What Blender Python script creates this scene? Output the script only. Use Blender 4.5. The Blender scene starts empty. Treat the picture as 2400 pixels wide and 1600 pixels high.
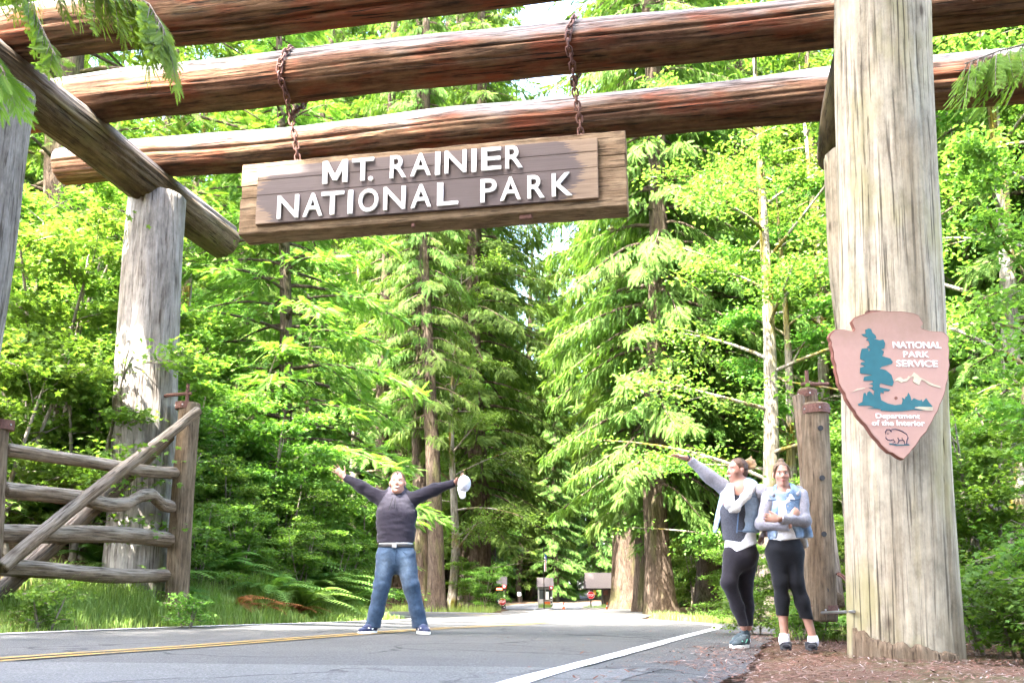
import bpy, bmesh, math, random
import numpy as np
from mathutils import Vector, Matrix, Quaternion

SC = bpy.context.scene
COL = SC.collection
rng = np.random.default_rng(7)
random.seed(7)
R = math.radians

# ------------------------------------------------------------------ camera, sky, sun, exposure
FPX, TH, CZ = 2150.0, R(10), 0.40
PY = 1400 - FPX * math.tan(TH)
cam_d = bpy.data.cameras.new('camera'); cam = bpy.data.objects.new('camera', cam_d); COL.objects.link(cam)
cam.location = (0, 0, CZ); cam.rotation_euler = (R(90) + TH, 0, 0)
cam_d.sensor_width = 36; cam_d.lens = FPX / 2400 * 36
cam_d.shift_y = (PY - 800) / 2400
cam_d.clip_start = 0.05; cam_d.clip_end = 2000
SC.camera = cam

SUN = Vector((-0.29, -0.46, 0.84)).normalized()          # towards the sun: high, behind the camera on its left
world = bpy.data.worlds.new('World'); SC.world = world; world.use_nodes = True
wn = world.node_tree.nodes; wl = world.node_tree.links
sky = wn.new('ShaderNodeTexSky'); sky.sky_type = 'NISHITA'; sky.sun_disc = False
sky.sun_elevation = math.asin(SUN.z); sky.sun_rotation = math.atan2(SUN.x, SUN.y)
sky.air_density = 1.0; sky.dust_density = 4.0; sky.ozone_density = 0.6
wl.new(sky.outputs[0], wn['Background'].inputs[0]); wn['Background'].inputs[1].default_value = 0.15
sun_d = bpy.data.lights.new('sun', 'SUN'); sun_d.energy = 2.3; sun_d.angle = R(0.5); sun_d.color = (1.0, 0.955, 0.88)
sun = bpy.data.objects.new('sun', sun_d); COL.objects.link(sun)
sun.rotation_euler = SUN.to_track_quat('Z', 'Y').to_euler(); sun.location = (-20, -20, 40)
vs = SC.view_settings; vs.view_transform = 'Standard'; vs.look = 'None'; vs.gamma = 1.0; vs.use_curve_mapping = False
vs.exposure = 4.93
SC.cycles.max_bounces = 7; SC.cycles.diffuse_bounces = 4; SC.cycles.glossy_bounces = 2
SC.cycles.transmission_bounces = 4; SC.cycles.transparent_max_bounces = 4
SC.cycles.use_denoising = True

# ------------------------------------------------------------------ helpers
def ray(px, py):
    xc = (px - 1200) / FPX; yc = (PY - py) / FPX
    return np.array([xc, math.cos(TH) - yc * math.sin(TH), math.sin(TH) + yc * math.cos(TH)])
def at(px, py, Y):
    d = ray(px, py); return Vector((np.array([0, 0, CZ]) + d * (Y / d[1])).tolist())
def xat(px, Y): return (px - 1200) / FPX * Y * math.cos(TH)      # good near eye height

def empty(name, loc=(0, 0, 0), rz=0.0):
    o = bpy.data.objects.new(name, None); COL.objects.link(o); o.location = loc; o.rotation_euler = (0, 0, rz)
    o.empty_display_size = 0.1
    return o
def tag(o, label=None, cat=None, group=None, kind=None):
    if label: o['label'] = label
    if cat: o['category'] = cat
    if group: o['group'] = group
    if kind: o['kind'] = kind
    return o
def link(name, me, mat=None, parent=None, loc=(0, 0, 0), rot=(0, 0, 0)):
    o = bpy.data.objects.new(name, me); COL.objects.link(o)
    if mat is not None and len(me.materials) == 0: me.materials.append(mat)
    o.location = loc; o.rotation_euler = rot
    if parent is not None: o.parent = parent
    return o
def copy_tree(o, parent=None):
    c = o.copy(); COL.objects.link(c); c.parent = parent
    for ch in list(o.children): copy_tree(ch, c)
    return c

def npmesh(name, V, faces, smooth=False, attrs=None, cols=None):
    """V (n,3); faces list of int arrays (m,k); attrs {name: per-vertex float}; cols {name: per-vertex rgb}"""
    me = bpy.data.meshes.new(name)
    V = np.asarray(V, dtype=np.float32)
    faces = [np.asarray(f, dtype=np.int32) for f in faces if len(f)]
    nl = sum(f.size for f in faces); nf = sum(len(f) for f in faces)
    me.vertices.add(len(V)); me.vertices.foreach_set('co', V.ravel())
    me.loops.add(nl); me.loops.foreach_set('vertex_index', np.concatenate([f.ravel() for f in faces]))
    sizes = np.concatenate([np.full(len(f), f.shape[1], dtype=np.int32) for f in faces])
    starts = np.concatenate([[0], np.cumsum(sizes)[:-1]]).astype(np.int32)
    me.polygons.add(nf); me.polygons.foreach_set('loop_start', starts)
    if smooth: me.polygons.foreach_set('use_smooth', np.ones(nf, dtype=bool))
    for k, a in (attrs or {}).items():
        at_ = me.attributes.new(k, 'FLOAT', 'POINT'); at_.data.foreach_set('value', np.asarray(a, dtype=np.float32))
    for k, a in (cols or {}).items():
        at_ = me.attributes.new(k, 'FLOAT_COLOR', 'POINT')
        c = np.ones((len(V), 4), dtype=np.float32); c[:, :3] = a; at_.data.foreach_set('color', c.ravel())
    me.update(calc_edges=True); me.validate()
    return me

class MB:
    """collects simple shapes"""
    def __init__(s): s.v = []; s.f = []; s.n = 0
    def add(s, V, F):
        V = np.asarray(V, dtype=float)
        for f in F: s.f.append([i + s.n for i in f])
        s.v.append(V); s.n += len(V)
    def box(s, c, d, rot=None):
        x, y, z = [k / 2 for k in d]
        V = np.array([(-x,-y,-z),(x,-y,-z),(x,y,-z),(-x,y,-z),(-x,-y,z),(x,-y,z),(x,y,z),(-x,y,z)])
        if rot is not None: V = V @ np.array(rot.to_3x3()).T
        s.add(V + np.array(c), [(0,3,2,1),(4,5,6,7),(0,1,5,4),(1,2,6,5),(2,3,7,6),(3,0,4,7)]); return s
    def tube(s, P, r, n=10, cap=True, squash=None):
        V, Fq = tube_np(P, r, n); F = [tuple(q) for q in Fq]
        k = len(P)
        if cap: F.append(tuple(range(n))[::-1]); F.append(tuple((k - 1) * n + i for i in range(n)))
        s.add(V, F); return s
    def lathe(s, prof, n=24, c=(0, 0, 0)):
        V = []; F = []
        for (r, z) in prof:
            for i in range(n):
                a = 2 * math.pi * i / n; V.append((c[0] + r * math.cos(a), c[1] + r * math.sin(a), c[2] + z))
        for j in range(len(prof) - 1):
            for i in range(n): F.append((j*n+i, j*n+(i+1) % n, (j+1)*n+(i+1) % n, (j+1)*n+i))
        F.append(tuple(range(n))[::-1]); F.append(tuple((len(prof)-1)*n+i for i in range(n)))
        s.add(V, F); return s
    def prism(s, poly, y0, y1):
        """polygon in xz (counter-clockwise seen from -y), extruded from y0 (front) to y1 (back)"""
        n = len(poly)
        V = [(p[0], y0, p[1]) for p in poly] + [(p[0], y1, p[1]) for p in poly]
        F = [tuple(range(n)), tuple(range(2*n-1, n-1, -1))] + [(i, i+n, (i+1) % n+n, (i+1) % n) for i in range(n)]
        s.add(V, F); return s
    def mesh(s, name, smooth=False, bevel=0):
        me = bpy.data.meshes.new(name)
        V = np.concatenate(s.v) if s.v else np.zeros((0, 3))
        me.from_pydata(V.tolist(), [], s.f)
        bm = bmesh.new(); bm.from_mesh(me)
        bmesh.ops.recalc_face_normals(bm, faces=bm.faces)
        if bevel: bmesh.ops.bevel(bm, geom=[e for e in bm.edges if e.is_manifold and e.calc_face_angle(0) > 0.6], offset=bevel, segments=1, affect='EDGES', clamp_overlap=True)
        bm.to_mesh(me); bm.free()
        if smooth: me.polygons.foreach_set('use_smooth', np.ones(len(me.polygons), dtype=bool))
        me.update(); return me
    def build(s, name, mat, parent=None, smooth=False, bevel=0, loc=(0,0,0), rot=(0,0,0)):
        return link(name, s.mesh(name, smooth, bevel), mat, parent, loc, rot)

def unit(v):
    v = np.asarray(v, float); return v / np.maximum(np.linalg.norm(v, axis=-1, keepdims=True), 1e-9)
def tube_np(P, r, n=8):
    P = np.asarray(P, float); k = len(P); r = np.broadcast_to(np.asarray(r, float), (k,))
    T = unit(np.gradient(P, axis=0))
    ref = np.array([0, 0, 1.0]) if abs(T[:, 2]).mean() < 0.8 else np.array([1.0, 0, 0])
    A = unit(np.cross(T, ref)); B = np.cross(T, A)
    a = np.linspace(0, 2 * np.pi, n, endpoint=False)
    V = P[:, None, :] + r[:, None, None] * (np.cos(a)[None, :, None] * A[:, None, :] + np.sin(a)[None, :, None] * B[:, None, :])
    i = np.arange(n); j = (i + 1) % n
    F = np.concatenate([np.stack([c*n+i, c*n+j, (c+1)*n+j, (c+1)*n+i], 1) for c in range(k - 1)])
    return V.reshape(-1, 3), F
def sstep(a, b, x):
    t = np.clip((x - a) / (b - a), 0, 1); return t * t * (3 - 2 * t)

# value noise for geometry
_pn = np.random.default_rng(3).random((64, 64, 64)).astype(np.float32)
def vnoise(x, y, z):
    xi = np.floor(x).astype(int); yi = np.floor(y).astype(int); zi = np.floor(z).astype(int)
    fx = x - xi; fy = y - yi; fz = z - zi
    fx = fx*fx*(3-2*fx); fy = fy*fy*(3-2*fy); fz = fz*fz*(3-2*fz)
    g = lambda a, b, c: _pn[(xi+a) & 63, (yi+b) & 63, (zi+c) & 63]
    l = lambda a, b, t: a + (b - a) * t
    return l(l(l(g(0,0,0), g(1,0,0), fx), l(g(0,1,0), g(1,1,0), fx), fy), l(l(g(0,0,1), g(1,0,1), fx), l(g(0,1,1), g(1,1,1), fx), fy), fz) * 2 - 1

# ------------------------------------------------------------------ materials
class NT:
    def __init__(s, name):
        s.m = bpy.data.materials.new(name); s.m.use_nodes = True
        s.t = s.m.node_tree; s.n = s.t.nodes; s.l = s.t.links; s.b = s.n['Principled BSDF']
    def node(s, typ, **kw):
        n = s.n.new(typ)
        for k, v in kw.items(): setattr(n, k, v)
        return n
    def set(s, sock, v):
        if isinstance(v, bpy.types.NodeSocket): s.l.new(v, sock)
        elif isinstance(v, (tuple, list)) and sock.type == 'RGBA': sock.default_value = (*v[:3], 1)
        else: sock.default_value = v
    def noise(s, scale, vec=None, detail=4, rough=0.55, dist=0.0):
        n = s.node('ShaderNodeTexNoise'); n.inputs['Scale'].default_value = scale; n.inputs['Detail'].default_value = detail
        n.inputs['Roughness'].default_value = rough; n.inputs['Distortion'].default_value = dist
        if vec is not None: s.l.new(vec, n.inputs['Vector'])
        return n.outputs['Fac']
    def voro(s, scale, vec=None, feat='F1', out='Distance'):
        n = s.node('ShaderNodeTexVoronoi'); n.feature = feat; n.inputs['Scale'].default_value = scale
        if vec is not None: s.l.new(vec, n.inputs['Vector'])
        return n.outputs[out]
    def coord(s, kind='Object', scale=(1, 1, 1), loc=(0, 0, 0)):
        c = s.node('ShaderNodeTexCoord'); m = s.node('ShaderNodeMapping')
        s.l.new(c.outputs[kind], m.inputs[0]); m.inputs['Scale'].default_value = scale; m.inputs['Location'].default_value = loc
        return m.outputs[0]
    def wpos(s, scale=(1, 1, 1)):
        g = s.node('ShaderNodeNewGeometry'); m = s.node('ShaderNodeMapping'); s.l.new(g.outputs['Position'], m.inputs[0])
        m.inputs['Scale'].default_value = scale; return m.outputs[0]
    def ramp(s, fac, stops, interp='LINEAR'):
        r = s.node('ShaderNodeValToRGB'); s.l.new(fac, r.inputs[0]); r.color_ramp.interpolation = interp
        e = r.color_ramp.elements
        while len(e) < len(stops): e.new(0.5)
        for k, (p, c) in enumerate(stops):
            e[k].position = p; e[k].color = (*c, 1) if isinstance(c, (tuple, list)) else (c, c, c, 1)
        return r.outputs[0]
    def mix(s, fac, a, b, mode='MIX'):
        m = s.node('ShaderNodeMix', data_type='RGBA', blend_type=mode)
        s.set(m.inputs[0], fac); s.set(m.inputs[6], a); s.set(m.inputs[7], b); return m.outputs[2]
    def math(s, op, a, b=0.0, clamp=False):
        m = s.node('ShaderNodeMath', operation=op); m.use_clamp = clamp; s.set(m.inputs[0], a); s.set(m.inputs[1], b); return m.outputs[0]
    def attr(s, name, out='Fac'):
        a = s.node('ShaderNodeAttribute'); a.attribute_name = name; return a.outputs[out]
    def objrand(s): return s.node('ShaderNodeObjectInfo').outputs['Random']
    def bump(s, h, strength=0.4, dist=0.02):
        b = s.node('ShaderNodeBump'); b.inputs['Strength'].default_value = strength; b.inputs['Distance'].default_value = dist
        s.l.new(h, b.inputs['Height']); s.l.new(b.outputs[0], s.b.inputs['Normal']); return b.outputs[0]
    def out(s, col=None, rough=0.7, spec=0.3, metal=0.0):
        if col is not None: s.set(s.b.inputs['Base Color'], col)
        s.set(s.b.inputs['Roughness'], rough); s.b.inputs['Specular IOR Level'].default_value = spec; s.b.inputs['Metallic'].default_value = metal
        return s.m

def plain(name, col, rough=0.6, spec=0.3, metal=0.0, var=0.12, scale=18, bump=0.0):
    t = NT(name); c = t.coord('Object')
    n = t.noise(scale, c, 5)
    cc = t.mix(t.ramp(n, [(0.3, 0.0), (0.7, 1.0)]), tuple(k * (1 - var) for k in col), tuple(min(1, k * (1 + var)) for k in col))
    if bump: t.bump(n, bump, 0.01)
    return t.out(cc, rough, spec, metal)

def wood(name, cols, top=None, crack=0.5, sc=5.0, rough=0.8, patch=None, bump=0.5, st=1.0, dk=0.75):
    """weathered log: streaks run along local Z; 'up' (stored on the mesh) greys the side that faces the rain"""
    t = NT(name)
    rnd = t.objrand()
    c1 = t.coord('Object', (sc, sc, sc * 0.17 * st)); c2 = t.coord('Object', (sc * 7, sc * 7, sc * 0.50 * st)); c3 = t.coord('Object', (1.3, 1.3, 0.55))
    c4 = t.coord('Object', (sc * 20, sc * 20, sc * 2.4 * st)); nm_ = t.noise(9, t.coord('Object', (1, 1, 0.55)), 8, 0.72)
    n1 = t.noise(1.0, c1, 6, 0.6, 0.35); n2 = t.noise(1.0, c2, 5, 0.6, 0.2); n3 = t.noise(1.6, c3, 4); n4 = t.noise(1.0, c4, 3, 0.6)
    k = len(cols)
    base = t.ramp(n1, [(0.27 + 0.46 * i / max(1, k - 1), c) for i, c in enumerate(cols)])
    base = t.mix(t.ramp(n2, [(0.32, dk), (0.62, 0.0)]), base, t.mix(1.0, base, (0.45, 0.42, 0.40), 'MULTIPLY'))
    base = t.mix(1.0, base, t.ramp(nm_, [(0.30, 0.62), (0.50, 1.0), (0.72, 1.32)]), 'MULTIPLY')
    base = t.mix(t.math('MULTIPLY', t.ramp(n4, [(0.4, 0.0), (0.75, 1.0)]), 0.35), base, t.mix(1.0, base, (1.45, 1.42, 1.4), 'MULTIPLY'))
    if patch: base = t.mix(t.ramp(n3, [(0.52, 0.0), (0.66, 1.0)]), base, t.mix(0.75, base, patch))
    if top:
        u = t.attr('up'); f = t.ramp(t.math('ADD', u, t.math('MULTIPLY', t.math('SUBTRACT', n1, 0.5), 1.1)), [(0.50, 0.0), (0.82, 1.0)])
        base = t.mix(f, base, t.mix(t.ramp(n2, [(0.36, 0.0), (0.6, 1.0)]), tuple(q * 0.42 for q in top), top))
    cr = t.ramp(n2, [(0.33, 0.0), (0.40, 1.0)])
    base = t.mix(t.math('MULTIPLY', t.math('SUBTRACT', 1.0, cr), crack), base, (0.035, 0.027, 0.02))
    c5 = t.coord('Object', (sc * 11, sc * 11, sc * 0.38 * st), (3.1, 7.7, 1.3)); n5 = t.noise(1.0, c5, 3, 0.5, 0.15)
    ck = t.math('MULTIPLY', t.ramp(n5, [(0.365, 1.0), (0.395, 0.0)]), t.ramp(n3, [(0.40, 0.25), (0.60, 1.0)]))
    base = t.mix(t.math('MULTIPLY', ck, min(1.0, crack * 1.2)), base, (0.022, 0.016, 0.012))
    vk = t.voro(1.0, t.coord('Object', (2.6, 2.6, 1.15), (0.7, 0.2, 0.9))); kn = t.ramp(vk, [(0.035, 1.0), (0.075, 0.35), (0.12, 0.0)])
    base = t.mix(t.math('MULTIPLY', kn, 0.8), base, (0.045, 0.028, 0.018))
    h = t.math('SUBTRACT', t.math('ADD', t.math('MULTIPLY', n2, 0.8), t.math('MULTIPLY', cr, 0.35)), t.math('MULTIPLY', ck, 0.8))
    h = t.math('ADD', h, t.math('MULTIPLY', nm_, 0.45))
    t.bump(h, bump * 1.25, 0.028)
    return t.out(base, rough, 0.05)

def leafmat(name, dark, light, trans=0.42, tint=(1.25, 1.35, 0.55), rough=0.6, spec=0.12):
    t = NT(name)
    v = t.attr('var'); rnd = t.objrand()
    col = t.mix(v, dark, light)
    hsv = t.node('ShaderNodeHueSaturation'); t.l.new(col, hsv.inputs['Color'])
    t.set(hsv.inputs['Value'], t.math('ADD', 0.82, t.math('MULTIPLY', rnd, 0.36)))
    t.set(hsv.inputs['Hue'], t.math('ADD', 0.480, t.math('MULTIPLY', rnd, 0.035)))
    col = hsv.outputs[0]
    t.out(col, rough, spec)
    tr = t.node('ShaderNodeBsdfTranslucent'); t.l.new(t.mix(1.0, col, tint, 'MULTIPLY'), tr.inputs[0])
    mx = t.node('ShaderNodeMixShader'); mx.inputs[0].default_value = trans
    t.l.new(t.b.outputs[0], mx.inputs[1]); t.l.new(tr.outputs[0], mx.inputs[2]); t.l.new(mx.outputs[0], t.n['Material Output'].inputs[0])
    return t.m

M = {}
M['cedar'] = leafmat('cedar_foliage', (0.055, 0.115, 0.026), (0.130, 0.215, 0.042), 0.44)
M['sprig'] = leafmat('hanging_cedar_sprays', (0.085, 0.165, 0.026), (0.17, 0.28, 0.045), 0.5)  # brighter copy of the cedar green; backlight is put into the colour
M['hemlock'] = leafmat('hemlock_foliage', (0.065, 0.130, 0.026), (0.155, 0.240, 0.045), 0.44)
M['maple'] = leafmat('vine_maple_foliage', (0.066, 0.145, 0.027), (0.145, 0.245, 0.050), 0.46)
M['alder'] = leafmat('alder_foliage', (0.065, 0.145, 0.032), (0.150, 0.255, 0.060), 0.46)
M['fern'] = leafmat('fern_foliage', (0.065, 0.140, 0.030), (0.135, 0.235, 0.050), 0.40)
M['deadfern'] = leafmat('dead_fern_foliage', (0.16, 0.055, 0.018), (0.26, 0.10, 0.035), 0.3, (1.1, 0.9, 0.7))
M['grass'] = leafmat('grass_blades', (0.10, 0.17, 0.035), (0.26, 0.33, 0.11), 0.45)
M['post'] = wood('grey_post_wood', [(0.1448, 0.1171, 0.0816), (0.2555, 0.2141, 0.1522), (0.3408, 0.2989, 0.2265), (0.2897, 0.2424, 0.1411)], None, 0.65, 4.0, 0.75, (0.2555, 0.2262, 0.1114), 0.45, 0.45, 0.35)
M['post2'] = wood('silver_post_wood', [(0.1373, 0.1211, 0.1050), (0.2261, 0.2099, 0.1897), (0.3069, 0.2907, 0.2665)], None, 0.6, 4.0)
M['log'] = wood('red_brown_log_wood', [(0.0517, 0.0263, 0.0162), (0.0930, 0.0480, 0.0292), (0.1376, 0.0813, 0.0471), (0.1101, 0.0852, 0.0513)], (0.1862, 0.1777, 0.1762), 0.9, 4.0, 0.8, (0.1652, 0.0426, 0.0214), 0.7)
M['beam'] = wood('dark_beam_wood', [(0.0467, 0.0323, 0.0204), (0.0892, 0.0638, 0.0357), (0.1360, 0.1020, 0.0553)], (0.2125, 0.1827, 0.1615), 0.8, 4.0, 0.8, (0.1190, 0.1020, 0.0425), 0.7)
M['rail'] = wood('gate_rail_wood', [(0.1017, 0.0695, 0.0442), (0.1720, 0.1279, 0.0884), (0.2424, 0.1938, 0.1428)], (0.3128, 0.2632, 0.2142), 0.85, 7.0)
M['gpost'] = wood('gate_post_wood', [(0.0966, 0.0679, 0.0428), (0.1513, 0.1120, 0.0750), (0.2061, 0.1664, 0.1178)], None, 0.6, 7.0)
M['board'] = wood('sign_board_wood', [(0.1339, 0.0906, 0.0551), (0.2126, 0.1496, 0.0945), (0.2835, 0.2166, 0.1456)], None, 0.7, 5.0)
M['bark'] = wood('cedar_bark', [(0.0521, 0.0379, 0.0282), (0.0979, 0.0734, 0.0551), (0.1469, 0.1163, 0.0887)], None, 0.8, 9.0, 0.9, (0.0796, 0.0796, 0.0306), 0.9)
M['alderbark'] = wood('alder_bark', [(0.1156, 0.1011, 0.0795), (0.2167, 0.1951, 0.1590), (0.3034, 0.2818, 0.2384)], (0.1517, 0.1228, 0.0217), 0.55, 5.0, 0.9, (0.1373, 0.1156, 0.0253), 0.8)
M['twig'] = plain('grey_twig', (0.17, 0.145, 0.115), 0.9, 0.1, var=0.35)
M['iron'] = plain('rusty_iron', (0.115, 0.055, 0.042), 0.75, 0.3, 0.25, 0.35, 60, 0.4)
M['steel'] = plain('galvanised_steel', (0.42, 0.42, 0.44), 0.4, 0.5, 0.9)
M['white'] = plain('white_paint', (0.80, 0.80, 0.78), 0.6, 0.3, 0, 0.05)
M['red'] = plain('red_paint', (0.50, 0.022, 0.024), 0.45, 0.4)
M['black'] = plain('black_paint', (0.02, 0.02, 0.022), 0.6)
M['darkbrown'] = plain('dark_brown_paint', (0.045, 0.032, 0.026), 0.8, var=0.3)
M['orange'] = plain('orange_paint', (0.62, 0.13, 0.03), 0.5)
M['yellow'] = plain('yellow_paint', (0.62, 0.36, 0.03), 0.5)

# ------------------------------------------------------------------ ground
LE = np.array([(-8.6,-12),(-6.9,-2),(-5.8,4),(-4.68,8.5),(-3.85,11.1),(-2.75,13.7),(-2.05,15.7),(-1.95,17.2),(-2.7,19.1),(-4.8,21.2),(-8.5,23.2),(-15,25.2),(-30,28)], float)
RE = np.array([(-3.2,-12),(-1.25,-2),(-0.25,3.2),(0.02,4.5),(0.78,6.9),(2.05,10.9),(3.1,14.2),(3.36,15.8),(3.05,17.4),(1.75,20.2),(0.3,22.6),(-2.2,25.2),(-6.2,28.0),(-15,31),(-30,34)], float)
YC = np.array([(-6.0,-12),(-4.1,-2),(-3.25,3),(-2.88,5.3),(-2.33,7.0),(-1.62,9.5),(-0.95,11.6),(-0.02,13.8),(0.60,15.8),(0.72,17.6),(0.05,19.7),(-1.6,22.2),(-5.0,24.6),(-15,28.2),(-30,31)], float)
def resample(P, step):
    # Catmull-Rom through the points, then even steps
    Q = []
    for i in range(len(P) - 1):
        p0, p1, p2, p3 = P[max(i-1, 0)], P[i], P[i+1], P[min(i+2, len(P)-1)]
        for t in np.linspace(0, 1, 12, endpoint=False):
            Q.append(0.5 * ((2*p1) + (-p0+p2)*t + (2*p0-5*p1+4*p2-p3)*t*t + (-p0+3*p1-3*p2+p3)*t**3))
    Q.append(P[-1]); Q = np.array(Q)
    d = np.concatenate([[0], np.cumsum(np.linalg.norm(np.diff(Q, axis=0), axis=1))])
    s = np.arange(0, d[-1], step)
    return np.stack([np.interp(s, d, Q[:, k]) for k in range(2)], 1)
LEs, REs, YCs = resample(LE, 0.25), resample(RE, 0.25), resample(YC, 0.2)
KL = np.array([(0.4,22.4),(-0.3,25.6),(-0.1,33),(-0.2,46),(-0.9,72),(-1.6,100),(-1.4,108),(2,114),(14,118)], float)
KR = np.array([(2.5,19.0),(3.4,23),(4.0,27),(5.2,38),(7.2,56),(9.3,80),(10.6,96),(11.5,102),(13,106),(20,108)], float)
def poly_side(x, y, E):
    """distance to polyline and signed side (+ = left of its direction)"""
    x = np.asarray(x, float); y = np.asarray(y, float); sh = x.shape; P = np.stack([x.ravel(), y.ravel()], 1)
    best = np.full(len(P), 1e9); side = np.zeros(len(P))
    for i in range(len(E) - 1):
        a, b = E[i], E[i+1]; ab = b - a; t = np.clip(((P - a) @ ab) / (ab @ ab), 0, 1)
        q = P - (a + t[:, None] * ab); d = np.hypot(q[:, 0], q[:, 1]); s = ab[0]*(P[:, 1]-a[1]) - ab[1]*(P[:, 0]-a[0])
        m = d < best; best[m] = d[m]; side[m] = np.sign(s[m])
    return best.reshape(sh), side.reshape(sh)
LEd = LE
def gz(x, y):
    x = np.asarray(x, float); y = np.asarray(y, float)
    z = -0.018 * np.clip(x, -6, 5) * (1 - sstep(18, 30, y))
    z = z - 0.75 * sstep(24, 96, y) + 0.045 * np.clip(y - 104, 0, 60)
    d, s = poly_side(x, y, LEd); d = np.where(s > 0, d, 0)
    rise = 0.20 * sstep(0.15, 0.9, d) + 0.55 * np.clip(d - 0.9, 0, 3.0) + 0.30 * np.clip(d - 3.9, 0, 12)
    z = z + rise
    return z
def gz1(x, y): return float(gz(np.array([x]), np.array([y]))[0])

def inside_road(x, y):
    dl, sl = poly_side(x, y, LE); dr, sr = poly_side(x, y, RE)
    main = (sl <= 0) & ((sr >= 0) | (dr < 1.3))
    w = np.interp(y, KL[:, 1], KL[:, 0]); v = np.interp(y, KR[:, 1], KR[:, 0])
    return main | ((x > w) & (x < v) & (y > 20))

xs = np.unique(np.concatenate([np.arange(-220, -24, 7), np.arange(-24, -12, 0.9), np.arange(-12, 9, 0.3), np.arange(9, 26, 1.0), np.arange(26, 221, 7)]))
ys = np.unique(np.concatenate([np.arange(-90, -10, 6), np.arange(-10, 2, 1.0), np.arange(2, 32, 0.3), np.arange(32, 60, 1.2), np.arange(60, 120, 2.5), np.arange(120, 400, 9)]))
GX, GY = np.meshgrid(xs, ys, indexing='ij')
GZ = gz(GX, GY)
onr = inside_road(GX, GY)
nz = 0.05 * vnoise(GX * 0.9, GY * 0.9, GX * 0) + 0.25 * vnoise(GX * 0.15, GY * 0.15, GX * 0 + 5)
dE = np.minimum(poly_side(GX, GY, LE)[0], poly_side(GX, GY, RE)[0])
GZ = GZ + np.where(onr, -0.05, nz * sstep(0.6, 4, dE) * np.where(GY > 22, 0.5, 1) - 0.012)
ni, nj = GX.shape
idx = np.arange(ni * nj).reshape(ni, nj)
Fg = np.stack([idx[:-1, :-1].ravel(), idx[1:, :-1].ravel(), idx[1:, 1:].ravel(), idx[:-1, 1:].ravel()], 1)
t = NT('forest_floor'); p = t.wpos()
n1 = t.noise(0.9, p, 5); n2 = t.noise(26, p, 5, 0.7); n3 = t.noise(90, p, 3)
c = t.ramp(n2, [(0.30, (0.0338, 0.0188, 0.0120)), (0.48, (0.0900, 0.0495, 0.0300)), (0.62, (0.1500, 0.0938, 0.0638)), (0.78, (0.1950, 0.1500, 0.1200))])
c = t.mix(t.ramp(n1, [(0.50, 0.0), (0.68, 0.65)]), c, (0.055, 0.085, 0.022))
c = t.mix(t.ramp(n3, [(0.6, 0.0), (0.72, 0.6)]), c, (0.30, 0.22, 0.17))
t.bump(n2, 0.8, 0.03); t.out(c, 0.95, 0.1)
ground = link('ground', npmesh('ground', np.stack([GX.ravel(), GY.ravel(), GZ.ravel()], 1), [Fg], True), t.m); tag(ground, kind='structure')

# road surfaces
def asphalt(name, c0, c1, speck, sc=1.0):
    t = NT(name); p = t.wpos()
    n1 = t.noise(0.55 * sc, p, 5); n2 = t.noise(75, p, 4, 0.75); n3 = t.voro(150, p); n4 = t.noise(5, p, 6, 0.65); n5 = t.noise(330, p, 2)
    c = t.mix(t.ramp(n1, [(0.35, 0.0), (0.65, 1.0)]), c0, c1)
    c = t.mix(t.ramp(n4, [(0.40, 0.0), (0.62, 0.5)]), c, t.mix(1.0, c, (0.72, 0.72, 0.74), 'MULTIPLY'))
    c = t.mix(t.math('MULTIPLY', t.ramp(n2, [(0.45, 0.0), (0.75, 1.0)]), speck), c, (0.30, 0.295, 0.285))
    c = t.mix(t.math('MULTIPLY', t.ramp(n5, [(0.30, 1.0), (0.46, 0.0)]), 0.6), c, (0.018, 0.018, 0.02))
    wv = t.node('ShaderNodeVectorMath', operation='ADD'); t.l.new(p, wv.inputs[0]); nd = t.node('ShaderNodeTexNoise'); nd.inputs['Scale'].default_value = 1.6; nd.inputs['Detail'].default_value = 5; t.l.new(p, nd.inputs['Vector']); t.l.new(nd.outputs['Color'], wv.inputs[1])
    ve = t.voro(0.55, wv.outputs[0], 'DISTANCE_TO_EDGE'); crk = t.math('MULTIPLY', t.ramp(ve, [(0.008, 1.0), (0.018, 0.0)]), t.ramp(n1, [(0.40, 0.0), (0.55, 1.0)]))
    c = t.mix(t.math('MULTIPLY', crk, 0.8), c, (0.012, 0.012, 0.012))
    st = t.noise(1.1, p, 5, 0.6); c = t.mix(t.ramp(st, [(0.58, 0.0), (0.70, 0.45)]), c, t.mix(1.0, c, (0.55, 0.55, 0.56), 'MULTIPLY'))
    t.bump(t.math('ADD', n2, n3), 0.75, 0.014)
    return t.out(c, 0.82, 0.35)
M['asphalt'] = asphalt('dark_asphalt', (0.0446, 0.0434, 0.0422), (0.0670, 0.0651, 0.0626), 0.5)
M['asphalt_old'] = asphalt('worn_chip_asphalt', (0.0651, 0.0632, 0.0608), (0.1023, 0.0998, 0.0961), 0.75)
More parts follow.
